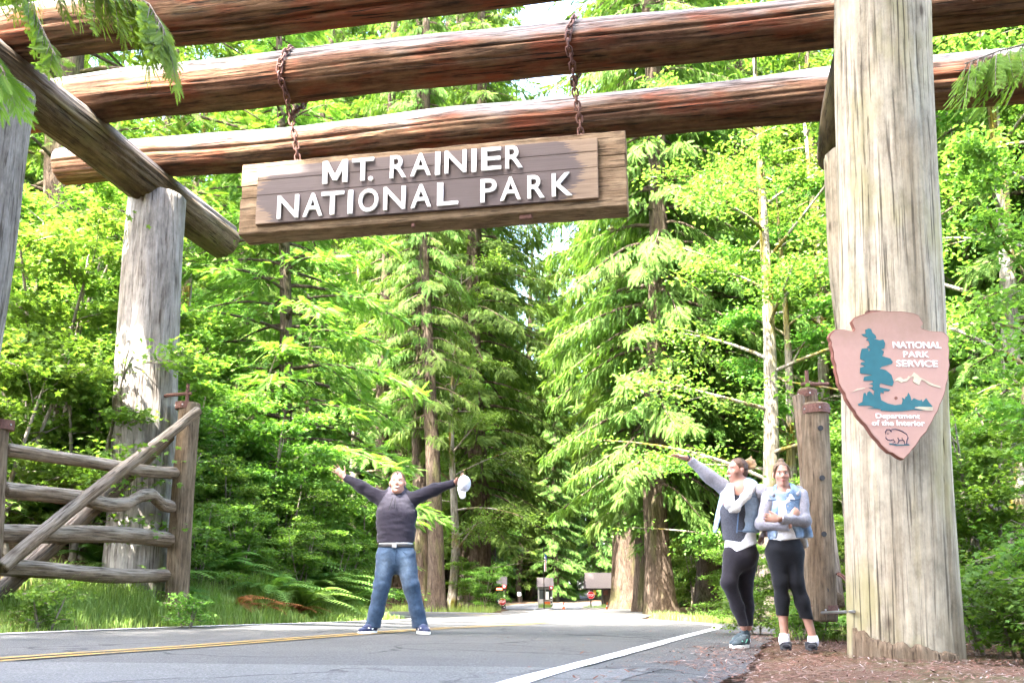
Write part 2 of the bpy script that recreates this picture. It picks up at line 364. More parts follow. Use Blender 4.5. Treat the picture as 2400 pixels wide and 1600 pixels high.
def strip(name, A, B, n, mat, dz, kind='structure', jag=0.0, cross=13):
    """surface between two polylines of equal parameter"""
    def par(P, n):
        d = np.concatenate([[0], np.cumsum(np.linalg.norm(np.diff(P, axis=0), axis=1))]); s = np.linspace(0, d[-1], n)
        return np.stack([np.interp(s, d, P[:, 0]), np.interp(s, d, P[:, 1])], 1)
    a, b = par(resample(A, 0.2), n), par(resample(B, 0.2), n)
    w = np.linspace(0, 1, cross)
    P = a[:, None, :] * (1 - w[None, :, None]) + b[:, None, :] * w[None, :, None]
    if jag:
        for k, e in ((0, -1), (cross - 1, 1)): P[:, k, :] += jag * vnoise(P[:, k, 0] * 2.2, P[:, k, 1] * 2.2, np.zeros(n) + e * 9)[:, None]
    Z = gz(P[..., 0], P[..., 1]) * 1.0
    dl, sl = poly_side(P[..., 0], P[..., 1], LEd)
    V = np.concatenate([P, (Z + dz)[..., None]], 2).reshape(-1, 3)
    i = np.arange(n * cross).reshape(n, cross)
    F = np.stack([i[:-1, :-1].ravel(), i[:-1, 1:].ravel(), i[1:, 1:].ravel(), i[1:, :-1].ravel()], 1)
    me = npmesh(name, V, [F[:, ::-1]], True)
    o = link(name, me, mat)
    if kind: tag(o, kind=kind)
    return o
def offset(P, d):
    P = resample(P, 0.3); T = np.gradient(P, axis=0); N = np.stack([-T[:, 1], T[:, 0]], 1); N /= np.linalg.norm(N, axis=1, keepdims=True)
    return P + N * d
road = strip('road', offset(LE, -0.02), offset(RE, -0.95), 320, M['asphalt'], 0.0, jag=0.10, cross=22)
kroad = strip('checkpoint_road', KL, KR, 120, M['asphalt'], -0.004 + 0.008)
PA = np.array([(-7.5,-11),(-5.9,-2),(-5.0,2.5),(-4.6,4.0)], float)
patch = strip('worn_road_patch', np.array([(-8.4,-10),(-6.6,-1),(-5.6,3.2),(-3.6,5.25)], float), np.array([(-2.5,-10),(-0.5,-1),(0.1,3.2),(0.95,5.75)], float), 60, M['asphalt_old'], 0.004, jag=0.05, cross=16)
t = NT('worn_white_line'); p = t.wpos(); n = t.noise(60, p, 4, 0.7); n2 = t.noise(7, p, 4)
t.bump(n, 0.4, 0.01); t.out(t.mix(t.ramp(t.math('ADD', n, t.math('MULTIPLY', n2, 0.5)), [(0.55, 0.0), (0.70, 1.0)]), (0.12, 0.12, 0.12), (0.50, 0.50, 0.48)), 0.7, 0.3); M['wline'] = t.m
t = NT('worn_yellow_line'); p = t.wpos(); n = t.noise(60, p, 4, 0.7); n2 = t.noise(5, p, 4)
t.bump(n, 0.4, 0.01); t.out(t.mix(t.ramp(t.math('ADD', n, t.math('MULTIPLY', n2, 0.6)), [(0.62, 0.0), (0.88, 1.0)]), (0.07, 0.065, 0.05), (0.30, 0.185, 0.04)), 0.7, 0.3); M['yline'] = t.m
def line(name, P, off, w, mat, s0=0, s1=None, label=None, cat='road marking', dz=0.009):
    Q = offset(P, off); A = Q[s0:s1]
    T = np.gradient(A, axis=0); N = np.stack([-T[:, 1], T[:, 0]], 1); N /= np.linalg.norm(N, axis=1, keepdims=True)
    ww = w / 2 * (1 + 0.12 * vnoise(A[:, 0] * 6, A[:, 1] * 6, A[:, 0] * 0))[:, None]
    L, Rr = A + N * ww, A - N * ww; n = len(A)
    V = np.concatenate([np.c_[L, gz(L[:, 0], L[:, 1]) + dz], np.c_[Rr, gz(Rr[:, 0], Rr[:, 1]) + dz]])
    i = np.arange(n - 1); F = np.stack([i, i + n, i + n + 1, i + 1], 1)
    o = link(name, npmesh(name, V, [F], True), mat, road)
    return o
line('edge_line', RE, 0.0, 0.13, M['wline'])
line('edge_line', LE, -0.22, 0.11, M['wline'])
line('centre_line', YC, 0.08, 0.07, M['yline'])
line('centre_line', YC, -0.08, 0.07, M['yline'])
o = line('stop_line', np.array([(0.55,26),(1.6,40),(2.0,60),(2.3,96)], float), 0, 0.16, M['wline'], dz=0.012); o.parent = kroad; o.name = 'lane_line'
# raised kerb at the far edge of the curve and around the checkpoint islands
t = NT('kerb_concrete'); n = t.noise(14, t.wpos(), 5); t.bump(n, 0.3, 0.01); t.out(t.ramp(n, [(0.3, (0.34, 0.32, 0.28)), (0.7, (0.48, 0.46, 0.41))]), 0.9, 0.2); M['kerb'] = t.m

# ------------------------------------------------------------------ logs
def log_mesh(name, A, B, rA, rB, seed=0, nr=44, step=0.12, rough=0.035, flute=0.02, cracks=5, wob=0.02, squash=1.0, prof=None, path=None, cap=0.02):
    A = np.array(A, float); B = np.array(B, float); L = float(np.linalg.norm(B - A))
    r_ = np.random.default_rng(seed)
    nz = max(6, int(L / step)); zz = np.linspace(0, L, nz + 1)
    zz = np.concatenate([[0.0], [cap], zz[1:-1], [L - cap], [L]])
    th = np.linspace(0, 2 * np.pi, nr, endpoint=False)
    Z, Tt = np.meshgrid(zz, th, indexing='ij')
    base = rA + (rB - rA) * (Z / L)
    if prof is not None: base = base * np.interp(Z / L, [p[0] for p in prof], [p[1] for p in prof])
    o = seed * 7.13
    f = 1 + rough * vnoise(np.cos(Tt) * 1.3 + o, np.sin(Tt) * 1.3 + o, Z * 0.9 / max(rA, 0.1) * 0.25) \
          + flute * vnoise(np.cos(Tt) * 5 + o, np.sin(Tt) * 5, Z * 0.35 + o) + flute * 0.7 * vnoise(np.cos(Tt) * 12 + o, np.sin(Tt) * 12, Z * 0.8 + o)
    for _ in range(cracks):
        a0 = r_.uniform(0, 2 * np.pi); z0 = r_.uniform(0, L); ln = r_.uniform(0.25, 0.6) * L; w = r_.uniform(0.035, 0.06)
        da = np.angle(np.exp(1j * (Tt - a0 - 0.12 * vnoise(Z * 0.8, Z * 0 + a0, Z * 0))))
        f -= 0.10 * np.exp(-(da / w) ** 2) * np.clip(1 - np.abs(Z - z0) / ln, 0, 1) ** 0.5
    rr = base * f
    rr[0] *= 0.95; rr[-1] *= 0.95
    cx = wob * vnoise(zz * 0.6 + o, zz * 0, zz * 0) * 2; cy = wob * vnoise(zz * 0.6, zz * 0 + o, zz * 0) * 2
    if path is not None:
        pt = np.array(path); cx = cx + np.interp(zz / L, pt[:, 0], pt[:, 1]); cy = cy + np.interp(zz / L, pt[:, 0], pt[:, 2])
    X = cx[:, None] + rr * np.cos(Tt); Y = cy[:, None] + rr * np.sin(Tt) * squash
    nrow = len(zz)
    V = np.stack([X, Y, Z], 2).reshape(-1, 3)
    i = np.arange(nr); j = (i + 1) % nr
    F = np.concatenate([np.stack([c*nr+i, c*nr+j, (c+1)*nr+j, (c+1)*nr+i], 1) for c in range(nrow - 1)])
    V = np.concatenate([V, [[cx[0], cy[0], -0.004], [cx[-1], cy[-1], L + 0.004]]]); nv = nrow * nr
    Ft = np.concatenate([np.stack([np.full(nr, nv), j, i], 1), np.stack([np.full(nr, nv + 1), (nrow-1)*nr+i, (nrow-1)*nr+j], 1)])
    rot = Vector((B - A).tolist()).to_track_quat('Z', 'Y')
    Rm = np.array(rot.to_matrix())
    N = np.stack([np.cos(Tt), np.sin(Tt), np.zeros_like(Tt)], 2).reshape(-1, 3) @ Rm.T
    up = np.concatenate([N[:, 2] * 0.5 + 0.5, [0.2, 0.2]])
    return npmesh(name, V, [F, Ft], True, {'up': up}), rot
def log(name, A, B, rA, rB, mat, parent, seed=0, **kw):
    me, rot = log_mesh(name, A, B, rA, rB, seed, **kw)
    o = bpy.data.objects.new(name, me); COL.objects.link(o); me.materials.append(mat)
    o.rotation_mode = 'QUATERNION'; o.rotation_quaternion = rot
    o.parent = parent; o.location = Vector(A) - parent.location
    # flat end cuts: keep a sharp rim
    return o

# ------------------------------------------------------------------ entrance arch
AZ = 0.184
U = Vector((-math.cos(AZ), math.sin(AZ), 0)); VV = Vector((math.sin(AZ), math.cos(AZ), 0))
FR = Vector((3.112, 7.432, 0)); WID, DEP, ZC, ZL = 8.724, 2.891, 5.958, 6.38
FL = FR + U * WID; BL = FL + VV * DEP; BR = FR + VV * DEP
def g3(p, dz=0.0): return Vector((p[0], p[1], gz1(p[0], p[1]) + dz))
arch = empty('entrance_arch', g3(FR)); tag(arch, 'huge log entrance arch of grey posts and reddish brown crossing logs over the road', 'arch')
# front right post, the big grey one
fb = g3(FR, -0.15); ft = at(2060, 0, 7.50); d = (ft - fb); ft = fb + d * ((ZC + 0.1 - fb.z) / d.z)
log('post', fb, ft, 0.432, 0.402, M['post'], arch, 1, nr=96, step=0.10, rough=0.03, flute=0.018, cracks=9, wob=0.012, prof=[(0, 1.01), (0.06, 1.0), (0.2, 1), (1, 1)])
bb = g3(BR, -0.15); log('post', bb + Vector((0.53, 0, 0)), Vector((BR.x + 0.53, BR.y, ZC - 0.3)), 0.42, 0.38, M['post'], arch, 2, nr=64, step=0.12)
fl0 = Vector((FL.x - 0.28, FL.y, gz1(FL.x, FL.y) - 0.1)); log('post', fl0, Vector((FL.x - 0.02, FL.y - 0.02, ZC - 0.2)), 0.43, 0.385, M['post2'], arch, 3, nr=64)
b0 = at(318, 1330, BL.y); bl0 = Vector((b0.x, BL.y, gz1(BL.x, BL.y) - 0.15)); bl1 = at(371, 470, BL.y)
log('post', bl0, Vector((bl1.x, BL.y, ZC - 0.12)), 0.42, 0.375, M['post2'], arch, 4, nr=72, step=0.10, flute=0.022)
# crossbeams along the road, then three logs over them
log('crossbeam', Vector((FL.x, FL.y, ZC)) - VV * 1.2, Vector((BL.x, BL.y, ZC)) + VV * 1.92, 0.27, 0.30, M['beam'], arch, 5, nr=96, rough=0.07, flute=0.045, cracks=12)
log('crossbeam', Vector((FR.x + 0.05, FR.y, ZC + 0.05)) - VV * 1.1, Vector((BR.x + 0.42, BR.y, ZC)) + VV * 0.7, 0.25, 0.26, M['beam'], arch, 6, nr=56)
def cross_log(s, xl, xr, rl, rr, seed, dz=0.0):
    A = Vector((FL.x, FL.y, ZL + dz)) + VV * s + U * xl; B = Vector((FR.x, FR.y, ZL + dz)) + VV * s - U * xr
    return log('log', A, B, rl, rr, M['log'], arch, seed, nr=110, step=0.08, rough=0.07, flute=0.038, cracks=13, wob=0.014), A, B
cross_log(0.0, 1.9, 2.0, 0.285, 0.29, 11)
_, MA, MBv = cross_log(1.349, 0.9, 2.6, 0.295, 0.262, 12)
cross_log(2.86, 1.43, 3.4, 0.255, 0.315, 13)
# ragged peeling skirt at the foot of the big post
sk = []; nsk = 60
for i in range(nsk + 1):
    a = -2.95 + 1.9 * i / nsk
    hgt = 0.17 * (1 - i / nsk) + 0.07 * abs(vnoise(np.array([a * 4]), np.array([1.0]), np.array([2.0]))[0]) + 0.015 * random.random()
    for rr, z in ((0.462, -0.06), (0.457, hgt * 0.6), (0.450, hgt), (0.415, hgt + 0.005)):
        sk.append((FR.x + rr * math.cos(a), FR.y + rr * math.sin(a), fb.z + 0.15 + z))
F = [(i*4+k, (i+1)*4+k, (i+1)*4+k+1, i*4+k+1) for i in range(nsk) for k in range(3)]
me = npmesh('peeling_bark', np.array(sk) - np.array(arch.location), [np.array(F)], True, {'up': np.zeros(len(sk))}); link('peeling_bark', me, M['gpost'], arch)

# ------------------------------------------------------------------ hanging sign
def text_mesh(txt, extr=0.0, offs=0.0, bev=0.0):
    cu = bpy.data.curves.new('t', 'FONT'); cu.body = txt; cu.size = 1.0; cu.extrude = extr; cu.offset = offs; cu.bevel_depth = bev; cu.resolution_u = 6
    ob = bpy.data.objects.new('t', cu); COL.objects.link(ob)
    bpy.context.view_layer.update()
    me = bpy.data.meshes.new_from_object(ob.evaluated_get(bpy.context.evaluated_depsgraph_get()))
    bpy.data.objects.remove(ob); bpy.data.curves.remove(cu)
    return me
def fit_text(name, txt, x0, x1, z0, z1, y, mat, parent, extr=0.02, offs=0.02, mirror=False):
    """lay text into the box [x0,x1]x[z0,z1] of the parent's xz plane, facing -y"""
    me = text_mesh(txt, 0.5, offs)
    n = len(me.vertices); V = np.zeros(n * 3, dtype=np.float32); me.vertices.foreach_get('co', V); V = V.reshape(-1, 3)
    mn, mx = V.min(0), V.max(0)
    W = np.zeros_like(V)
    W[:, 0] = x0 + (V[:, 0] - mn[0]) / max(mx[0] - mn[0], 1e-6) * (x1 - x0)
    W[:, 2] = z0 + (V[:, 1] - mn[1]) / max(mx[1] - mn[1], 1e-6) * (z1 - z0)
    W[:, 1] = y + (0.5 - (V[:, 2] - mn[2]) / (mx[2] - mn[2])) * extr
    me.vertices.foreach_set('co', W.ravel()); me.update(); me.name = name
    me.materials.clear()
    return link(name, me, mat, parent)

SF = 1.349 - 0.16                                         # front face of the sign, measured along the road from the front posts
def on_line(px, py, s):
    lo, hi = -2.0, WID + 2
    for _ in range(50):
        m = (lo + hi) / 2; P = FL + VV * s - U * m
        q = at(px, py, P.y)
        if P.x < q.x: lo = m
        else: hi = m
    P = FL + VV * s - U * lo; return P, at(px, py, P.y).z
PL, zTL = on_line(569, 385, SF); PR, zTR = on_line(1463, 306, SF)
_, zBL = on_line(562, 548, SF); _, zBR = on_line(1463, 483, SF)
SW = (PR - PL).length; SH = ((zTL - zBL) + (zTR - zBR)) / 2; zB = (zBL + zBR) / 2
sign = empty('hanging_sign', (PL.x, PL.y, zB), -AZ); tag(sign, 'wide timber sign with white raised letters hanging from two rusty chains', 'sign')
dL, dR = PL.y + 0.8, PR.y + 0.8
def suv(zx, zy):
    """zoomed-photo point on the sign face -> local (x, z)"""
    u = (zx - 68) / 2104.0; top = 905 - 185 * u; bot = 1290 - 155 * u
    s = u * dL / (dR * (1 - u) + u * dL)
    return s * SW, SH * (1 - (zy - top) / (bot - top))
TK = 0.30
for k, (a, b, ex) in enumerate(((0.0, 0.505, 0.0), (0.51, 0.677, 0.012), (0.682, 1.0, 0.004))):
    m = MB(); nseg = 36
    xs_ = np.linspace(-0.01 + ex, SW + 0.015 - ex, nseg)
    V = []; 
    for x in xs_:
        w1, w2 = 0.006 * random.uniform(-1, 1), 0.006 * random.uniform(-1, 1)
        bulge = 0.05 if k != 1 else 0
        z0, z1 = a * SH, b * SH
        if k == 0: z0 += w1
        if k == 2: z1 += w2
        y0 = random.uniform(-0.002, 0.002) + ex * 0.2
        V += [(x, y0, z0), (x, y0, z1), (x, TK + (0.0 if k != 2 else -0.02), z1), (x, TK + (0 if k else -0.02), z0 - (0.02 if k == 0 else 0))]
    F = []
    for i in range(nseg - 1):
        for q in range(4): F.append((i*4+q, (i+1)*4+q, (i+1)*4+(q+1) % 4, i*4+(q+1) % 4))
    F += [(0, 1, 2, 3), tuple((nseg-1)*4+q for q in (3, 2, 1, 0))]
    Vr = np.array(V); Vr = np.stack([Vr[:, 2], Vr[:, 1], Vr[:, 0]], 1)     # local Z runs along the grain
    m.add(Vr, F); m.build('board', M['board'], sign, bevel=0.008, rot=(0, R(90), 0)).scale = (-1, 1, 1)
# painted panel: brown stain with a brushed ragged edge, three planks
t = NT('sign_panel'); c = t.coord('Object'); cs = t.coord('Object', (1.0, 8, 22)); nn = t.noise(2.2, cs, 5, 0.65); nb = t.noise(1.6, c, 3)
sx = t.node('ShaderNodeSeparateXYZ'); t.l.new(c, sx.inputs[0])
xq = t.math('ADD', sx.outputs[0], t.math('MULTIPLY', t.math('SUBTRACT', nn, 0.5), 0.55))
zq = t.math('ABSOLUTE', t.math('SUBTRACT', sx.outputs[2], SH * 0.50))
xq2 = t.math('ADD', xq, t.math('MULTIPLY', zq, -0.55)); xl2 = t.math('SUBTRACT', xq, t.math('MULTIPLY', zq, 0.55))
mR = t.ramp(t.math('SUBTRACT', t.math('ADD', xq, t.math('MULTIPLY', zq, 0.75)), SW * 0.905), [(0.0, 1.0), (0.03, 0.0)])
mL = t.ramp(t.math('SUBTRACT', t.math('SUBTRACT', xq, t.math('MULTIPLY', zq, 0.75)), 0.16), [(0.0, 0.0), (0.03, 1.0)])
stain = t.mix(nn, (0.0578, 0.0408, 0.0377), (0.0963, 0.0724, 0.0678)); bare = t.ramp(nn, [(0.3, (0.1309, 0.0847, 0.0539)), (0.7, (0.2387, 0.1694, 0.1117))])
t.bump(nn, 0.3, 0.01); t.out(t.mix(t.math('MULTIPLY', mR, mL), bare, stain), 0.65, 0.35); M['panel'] = t.m
px0, _ = suv(163, 1100); px1, _ = suv(2025, 900)
pz0 = SH * 0.105; pz1 = SH * 0.90
for a, b in ((pz0, SH * 0.507), (SH * 0.511, SH * 0.72), (SH * 0.724, pz1)):
    MB().box(((px0 + px1) / 2, -0.022 - random.uniform(0, 0.003), (a + b) / 2), (px1 - px0, 0.04, b - a)).build('panel_plank', M['panel'], sign, bevel=0.004)
rows = [
 ('MT.', None),
]
LET1 = [('M',525,660),('T',685,803),('.',775,800),('R',893,982),('A',1005,1115),('I',1140,1166),('N',1192,1310),('I',1338,1364),('E',1392,1500),('R',1523,1617)]
LET2 = [('N',285,400),('A',425,530),('T',523,645),('I',668,694),('O',727,832),('N',862,980),('A',1010,1121),('L',1153,1266),('P',1388,1475),('A',1495,1608),('R',1643,1735),('K',1775,1885)]
t = NT('chipped_white_letter'); n = t.noise(9, t.coord('Object'), 6, 0.7); t.out(t.mix(t.ramp(n, [(0.62, 0.0), (0.68, 1.0)]), (0.66, 0.65, 0.63), (0.36, 0.30, 0.25)), 0.6, 0.3); M['letter'] = t.m
M['lettershadow'] = plain('purple_letter_edge', (0.075, 0.045, 0.075), 0.7)
for row, (b0_, bs, ht) in ((LET1, (1074, -0.080, 128)), (LET2, (1244, -0.0775, 129))):
    for ch, a, b in row:
        xm = (a + b) / 2; zb_ = b0_ + bs * xm; zt_ = zb_ - (ht if ch != '.' else 24)
        x0, z0 = suv(a, zb_); x1, _ = suv(b, zb_); _, z1 = suv(xm, zt_)
        if ch == 'M':
            w_ = x1 - x0; h_ = z1 - z0; sw = w_ * 0.20
            MB().prism([(x0 + a_ * w_, z0 + b_ * h_) for a_, b_ in ((0,0),(.19,0),(.19,.62),(.42,.12),(.58,.12),(.81,.62),(.81,0),(1,0),(1,1),(.80,1),(.5,.36),(.20,1),(0,1))], -0.071, -0.045).build('letter', M['letter'], sign)
            continue
        fit_text('letter', ch, x0, x1, z0, z1, -0.058, M['letter'], sign, 0.026, 0.010 if ch != '.' else 0.0)
        if ch != '.': pass
# bolts under the sign
for zx, zy in ((1010, 1225), (1625, 1172)):
    x, z = suv(zx, zy); b = MB().box((x, 0.05, -0.03), (0.14 if zx > 1500 else 0.04, 0.05, 0.05)).build('iron_clip', M['iron'], sign, bevel=0.006)

# ------------------------------------------------------------------ chains
def link_mesh():
    V = []; n, k = 20, 8; L_, W_, r_ = 0.036, 0.030, 0.0105
    cen = []
    for i in range(n):
        a = 2 * math.pi * i / n; c, s = math.cos(a), math.sin(a)
        cen.append((W_ * c, 0, W_ * s + (L_ * 0.65 if s > 0.05 else -L_ * 0.65 if s < -0.05 else 0)))
    cen = np.array(cen); T = unit(np.roll(cen, -1, 0) - np.roll(cen, 1, 0)); Nn = np.cross(T, (0, 1, 0))
    for i in range(n):
        for j in range(k):
            b = 2 * math.pi * j / k; V.append(cen[i] + r_ * (math.cos(b) * Nn[i] + math.sin(b) * np.array((0, 1, 0))))
    F = [(i*k+j, i*k+(j+1) % k, ((i+1) % n)*k+(j+1) % k, ((i+1) % n)*k+j) for i in range(n) for j in range(k)]
    return npmesh('link', np.array(V), [np.array(F)], True)
LINK = link_mesh(); LINK.materials.append(M['iron'])
def chain(P, parent, pitch=0.078, twist=0.0, nrm=None):
    P = np.array([tuple(p) for p in P], float); d = np.concatenate([[0], np.cumsum(np.linalg.norm(np.diff(P, axis=0), axis=1))])
    s = np.arange(pitch / 2, d[-1], pitch)
    Q = np.stack([np.interp(s, d, P[:, k]) for k in range(3)], 1); T = unit(np.gradient(Q, axis=0))
    for i in range(len(Q)):
        o = bpy.data.objects.new('link', LINK); COL.objects.link(o); o.parent = parent
        o.location = Vector(Q[i].tolist()) - parent.location
        q = Vector(T[i].tolist()).to_track_quat('Z', 'Y'); q = q @ Quaternion((0, 0, 1), (math.pi / 2 if i % 2 else 0) + twist + random.uniform(-.12, .12))
        o.rotation_mode = 'QUATERNION'; o.rotation_quaternion = q
def hang_chain(sx, sl, label, r):
    bot = PL + (PR - PL) * (sx / SW) + VV * 0.13; bot.z = zB + SH + 0.0
    top = Vector((FL.x, FL.y, ZL)) + VV * 1.349 - U * sl                   # log axis at that place
    ch = empty('sign_chain', bot); tag(ch, label, 'chain', 'rusty chains holding the sign')
    knot = top + Vector((0, 0, -(r + 0.20))) - VV * 0.05
    chain([bot + Vector((0, 0, -0.03)), (bot + knot) / 2 + Vector((0.01, 0, 0)), knot], ch)
    rc = r * 1.06 + 0.030
    loop = [knot]
    for k in range(0, 27):
        a = R(-125 - 290 * k / 26)                                         # round the front, over the top, down the back
        loop.append(top + VV * (rc * math.cos(a)) + Vector((0, 0, rc * math.sin(a))) + U * 0.03 * math.sin(k * 0.5))
    loop.append(knot + VV * 0.03)
    chain(loop, ch)
    return ch
def log_par(px, py):
    P, _ = on_line(px, py, 1.349); return (P - (FL + VV * 1.349)).length
s1x, _ = suv(352, 880); s2x, _ = suv(1930, 735)
hang_chain(s1x, log_par(688, 190), 'left of the two rusty chains wrapped round the middle log above the sign', 0.285)
hang_chain(s2x, log_par(1345, 110), 'right of the two rusty chains wrapped round the middle log above the sign', 0.272)

# ------------------------------------------------------------------ arrowhead plaque on the big post
PQ = at(2092, 900, 6.93); QS = 7.17 / FPX / 3.734 * 1.005                  # metres per zoomed-photo pixel
plaque = empty('arrowhead_plaque', (PQ.x, 6.93, PQ.z), R(2)); tag(plaque, 'pink brown arrowhead shaped park service plaque fixed to the big grey post', 'sign')
def q2(p): return ((p[0] - 698) * QS, (806 - p[1]) * QS)
OUT = [(375,245),(400,212),(470,185),(560,155),(640,145),(730,152),(830,150),(930,165),(978,185),(990,210),(1012,250),(1003,270),(985,282),(1000,305),(1060,325),(1120,330),(1185,333),(1225,365),(1233,395),(1222,440),(1226,500),(1215,570),(1218,630),(1200,700),(1195,750),(1168,815),(1158,862),(1140,910),(1118,955),(1100,985),(1078,1040),(1045,1085),(1022,1130),(990,1175),(962,1225),(935,1250),(905,1280),(885,1312),(855,1352),(825,1380),(800,1412),(770,1438),(745,1465),(715,1455),(690,1440),(655,1412),(620,1403),(590,1375),(560,1345),(540,1312),(505,1275),(480,1240),(462,1205),(440,1170),(410,1140),(385,1110),(362,1078),(350,1045),(322,1010),(303,975),(280,935),(272,890),(245,850),(222,800),(218,745),(205,690),(208,640),(190,580),(192,520),(176,460),(180,430),(162,390),(185,350),(215,322),(255,318),(310,320),(350,330),(385,335),(400,310),(385,270)]
def qpoly(name, pts, y0, y1, mat, par, bevel=0):
    p = [q2(a) for a in pts]
    area = sum(p[i][0]*p[(i+1) % len(p)][1] - p[(i+1) % len(p)][0]*p[i][1] for i in range(len(p)))
    if area < 0: p = p[::-1]
    return MB().prism(p, y0, y1).build(name, mat, par, bevel=bevel)
t = NT('plaque_paint'); c = t.coord('Object'); n = t.noise(3, c, 6, 0.7); n2 = t.noise(30, c, 5, 0.7)
sxyz = t.node('ShaderNodeSeparateXYZ'); t.l.new(c, sxyz.inputs[0])
dirt = t.ramp(t.math('ADD', t.math('MULTIPLY', sxyz.outputs[2], 1.1), t.math('MULTIPLY', n, 0.7)), [(0.62, 0.0), (1.05, 0.75)])
cc = t.mix(n2, (0.3734, 0.2099, 0.1670), (0.4291, 0.2544, 0.2043)); cc = t.mix(dirt, cc, (0.2229, 0.1335, 0.0805)); t.bump(n2, 0.15, 0.004); t.out(cc, 0.55, 0.35); M['plaque'] = t.m
M['plaqueedge'] = plain('plaque_edge', (0.17, 0.065, 0.045), 0.7)
M['teal'] = plain('teal_paint', (0.0154, 0.1085, 0.1295), 0.5, var=0.1); M['cream'] = plain('cream_paint', (0.4900, 0.4340, 0.3080), 0.6); M['plum'] = plain('plum_line', (0.0350, 0.0245, 0.0490), 0.6)
INN = [(698 + (x - 698) * 0.977, 806 + (y - 806) * 0.983) for x, y in OUT]
qpoly('back_plate', OUT, 0.002, 0.05, M['plaqueedge'], plaque, 0.004)
qpoly('face', INN, -0.006, 0.006, M['plaque'], plaque)
TREE = [(487,325),(520,312),(540,318),(548,350),(575,375),(580,400),(560,408),(585,412),(610,418),(640,410),(655,445),(645,490),(615,500),(640,520),(620,560),(690,580),(710,610),(700,628),(660,640),(610,655),(590,672),(640,682),(690,725),(705,790),(690,825),(640,815),(590,800),(578,815),(580,835),(620,845),(672,855),(655,870),(610,868),(612,892),(585,880),(578,905),(585,950),(640,978),(700,992),(760,985),(772,950),(768,925),(790,940),(800,915),(812,915),(826,880),(842,915),(848,950),(870,930),(905,945),(925,950),(935,940),(945,962),(978,928),(1000,965),(1028,1000),(1025,1012),(880,1005),(868,1018),(960,1038),(860,1032),(758,1045),(660,1047),(570,1040),(580,1028),(460,1020),(520,1010),(480,1000),(385,1000),(378,985),(420,965),(435,890),(450,885),(460,915),(470,880),(488,870),(510,890),(520,910),(530,870),(505,848),(478,838),(520,835),(520,815),(485,810),(525,795),(520,780),(440,780),(450,745),(520,728),(415,715),(420,665),(465,650),(425,635),(430,618),(470,612),(425,585),(430,545),(445,495),(500,490),(505,520),(520,500),(490,480),(520,460),(510,425),(485,418),(510,400),(465,380),(450,365),(490,360)]
qpoly('pine_emblem', TREE, -0.0095, -0.004, M['teal'], plaque)
qpoly('mountain_emblem', [(710,780),(745,750),(770,745),(790,765),(825,755),(838,735),(860,738),(890,703),(920,725),(945,750),(1000,778),(1050,805),(1110,825),(1115,838),(1060,825),(1010,808),(975,775),(950,765),(935,790),(925,815),(900,800),(875,785),(885,740),(855,745),(820,782),(790,785),(770,795),(745,778)], -0.0095, -0.004, M['cream'], plaque)
qpoly('ridge_emblem', [(332,880),(380,852),(430,845),(458,842),(440,850),(385,862)], -0.0095, -0.004, M['cream'], plaque)
qpoly('lake_emblem', [(868,1016),(905,1004),(1030,1008),(1028,1016),(985,1018),(1000,1024),(1028,1022),(1025,1036),(975,1038)], -0.0115, -0.0055, M['cream'], plaque)
o = MB().lathe([(0.002, 0), (0.013 * 1, 0), (0.012, 0.004)], 16).build('bolt', M['plaqueedge'], plaque, loc=(q2((716, 930))[0], -0.005, q2((716, 930))[1]), rot=(R(90), 0, 0))
for s_, x0, x1, yb, yt in (('NATIONAL',722,1148,486,428),('PARK',808,1034,568,514),('SERVICE',740,1104,652,594),('Department',527,910,1121,1066),('of the Interior',490,948,1172,1124)):
    a = q2((x0, yb)); b = q2((x1, yt)); fit_text('lettering', s_, a[0], b[0], a[1] , b[1], -0.008, M['white'], plaque, 0.005, 0.012)
def stroke(name, pts, w, mat, par, y=-0.006):
    P = [(q2(a)[0], y, q2(a)[1]) for a in pts]
    return MB().tube(P, w, 6).build(name, mat, par)
stroke('bison_emblem', [(655,1225),(640,1205),(615,1205),(602,1225),(605,1255),(602,1280),(618,1295),(640,1300),(665,1290),(680,1310),(640,1330),(690,1332)], 0.0045, M['plum'], plaque)
stroke('bison_emblem', [(655,1205),(690,1200),(740,1215),(785,1245),(795,1275),(782,1300),(778,1330)], 0.0045, M['plum'], plaque)
stroke('bison_emblem', [(700,1330),(715,1300),(705,1275)], 0.004, M['plum'], plaque); stroke('bison_emblem', [(715,1300),(745,1295),(742,1275)], 0.004, M['plum'], plaque)
stroke('bison_emblem', [(745,1290),(762,1310),(758,1330),(795,1333)], 0.004, M['plum'], plaque); stroke('bison_emblem', [(618,1238),(626,1242)], 0.005, M['plum'], plaque)
stroke('bison_emblem', [(648,1212),(656,1224)], 0.004, M['plum'], plaque); stroke('bison_emblem', [(628,1328),(690,1340),(800,1336)], 0.005, M['teal'], plaque)
MB().box((-0.09, 0.06, q2((0, 140))[1]), (0.10, 0.06, 0.012)).build('bracket', M['iron'], plaque)

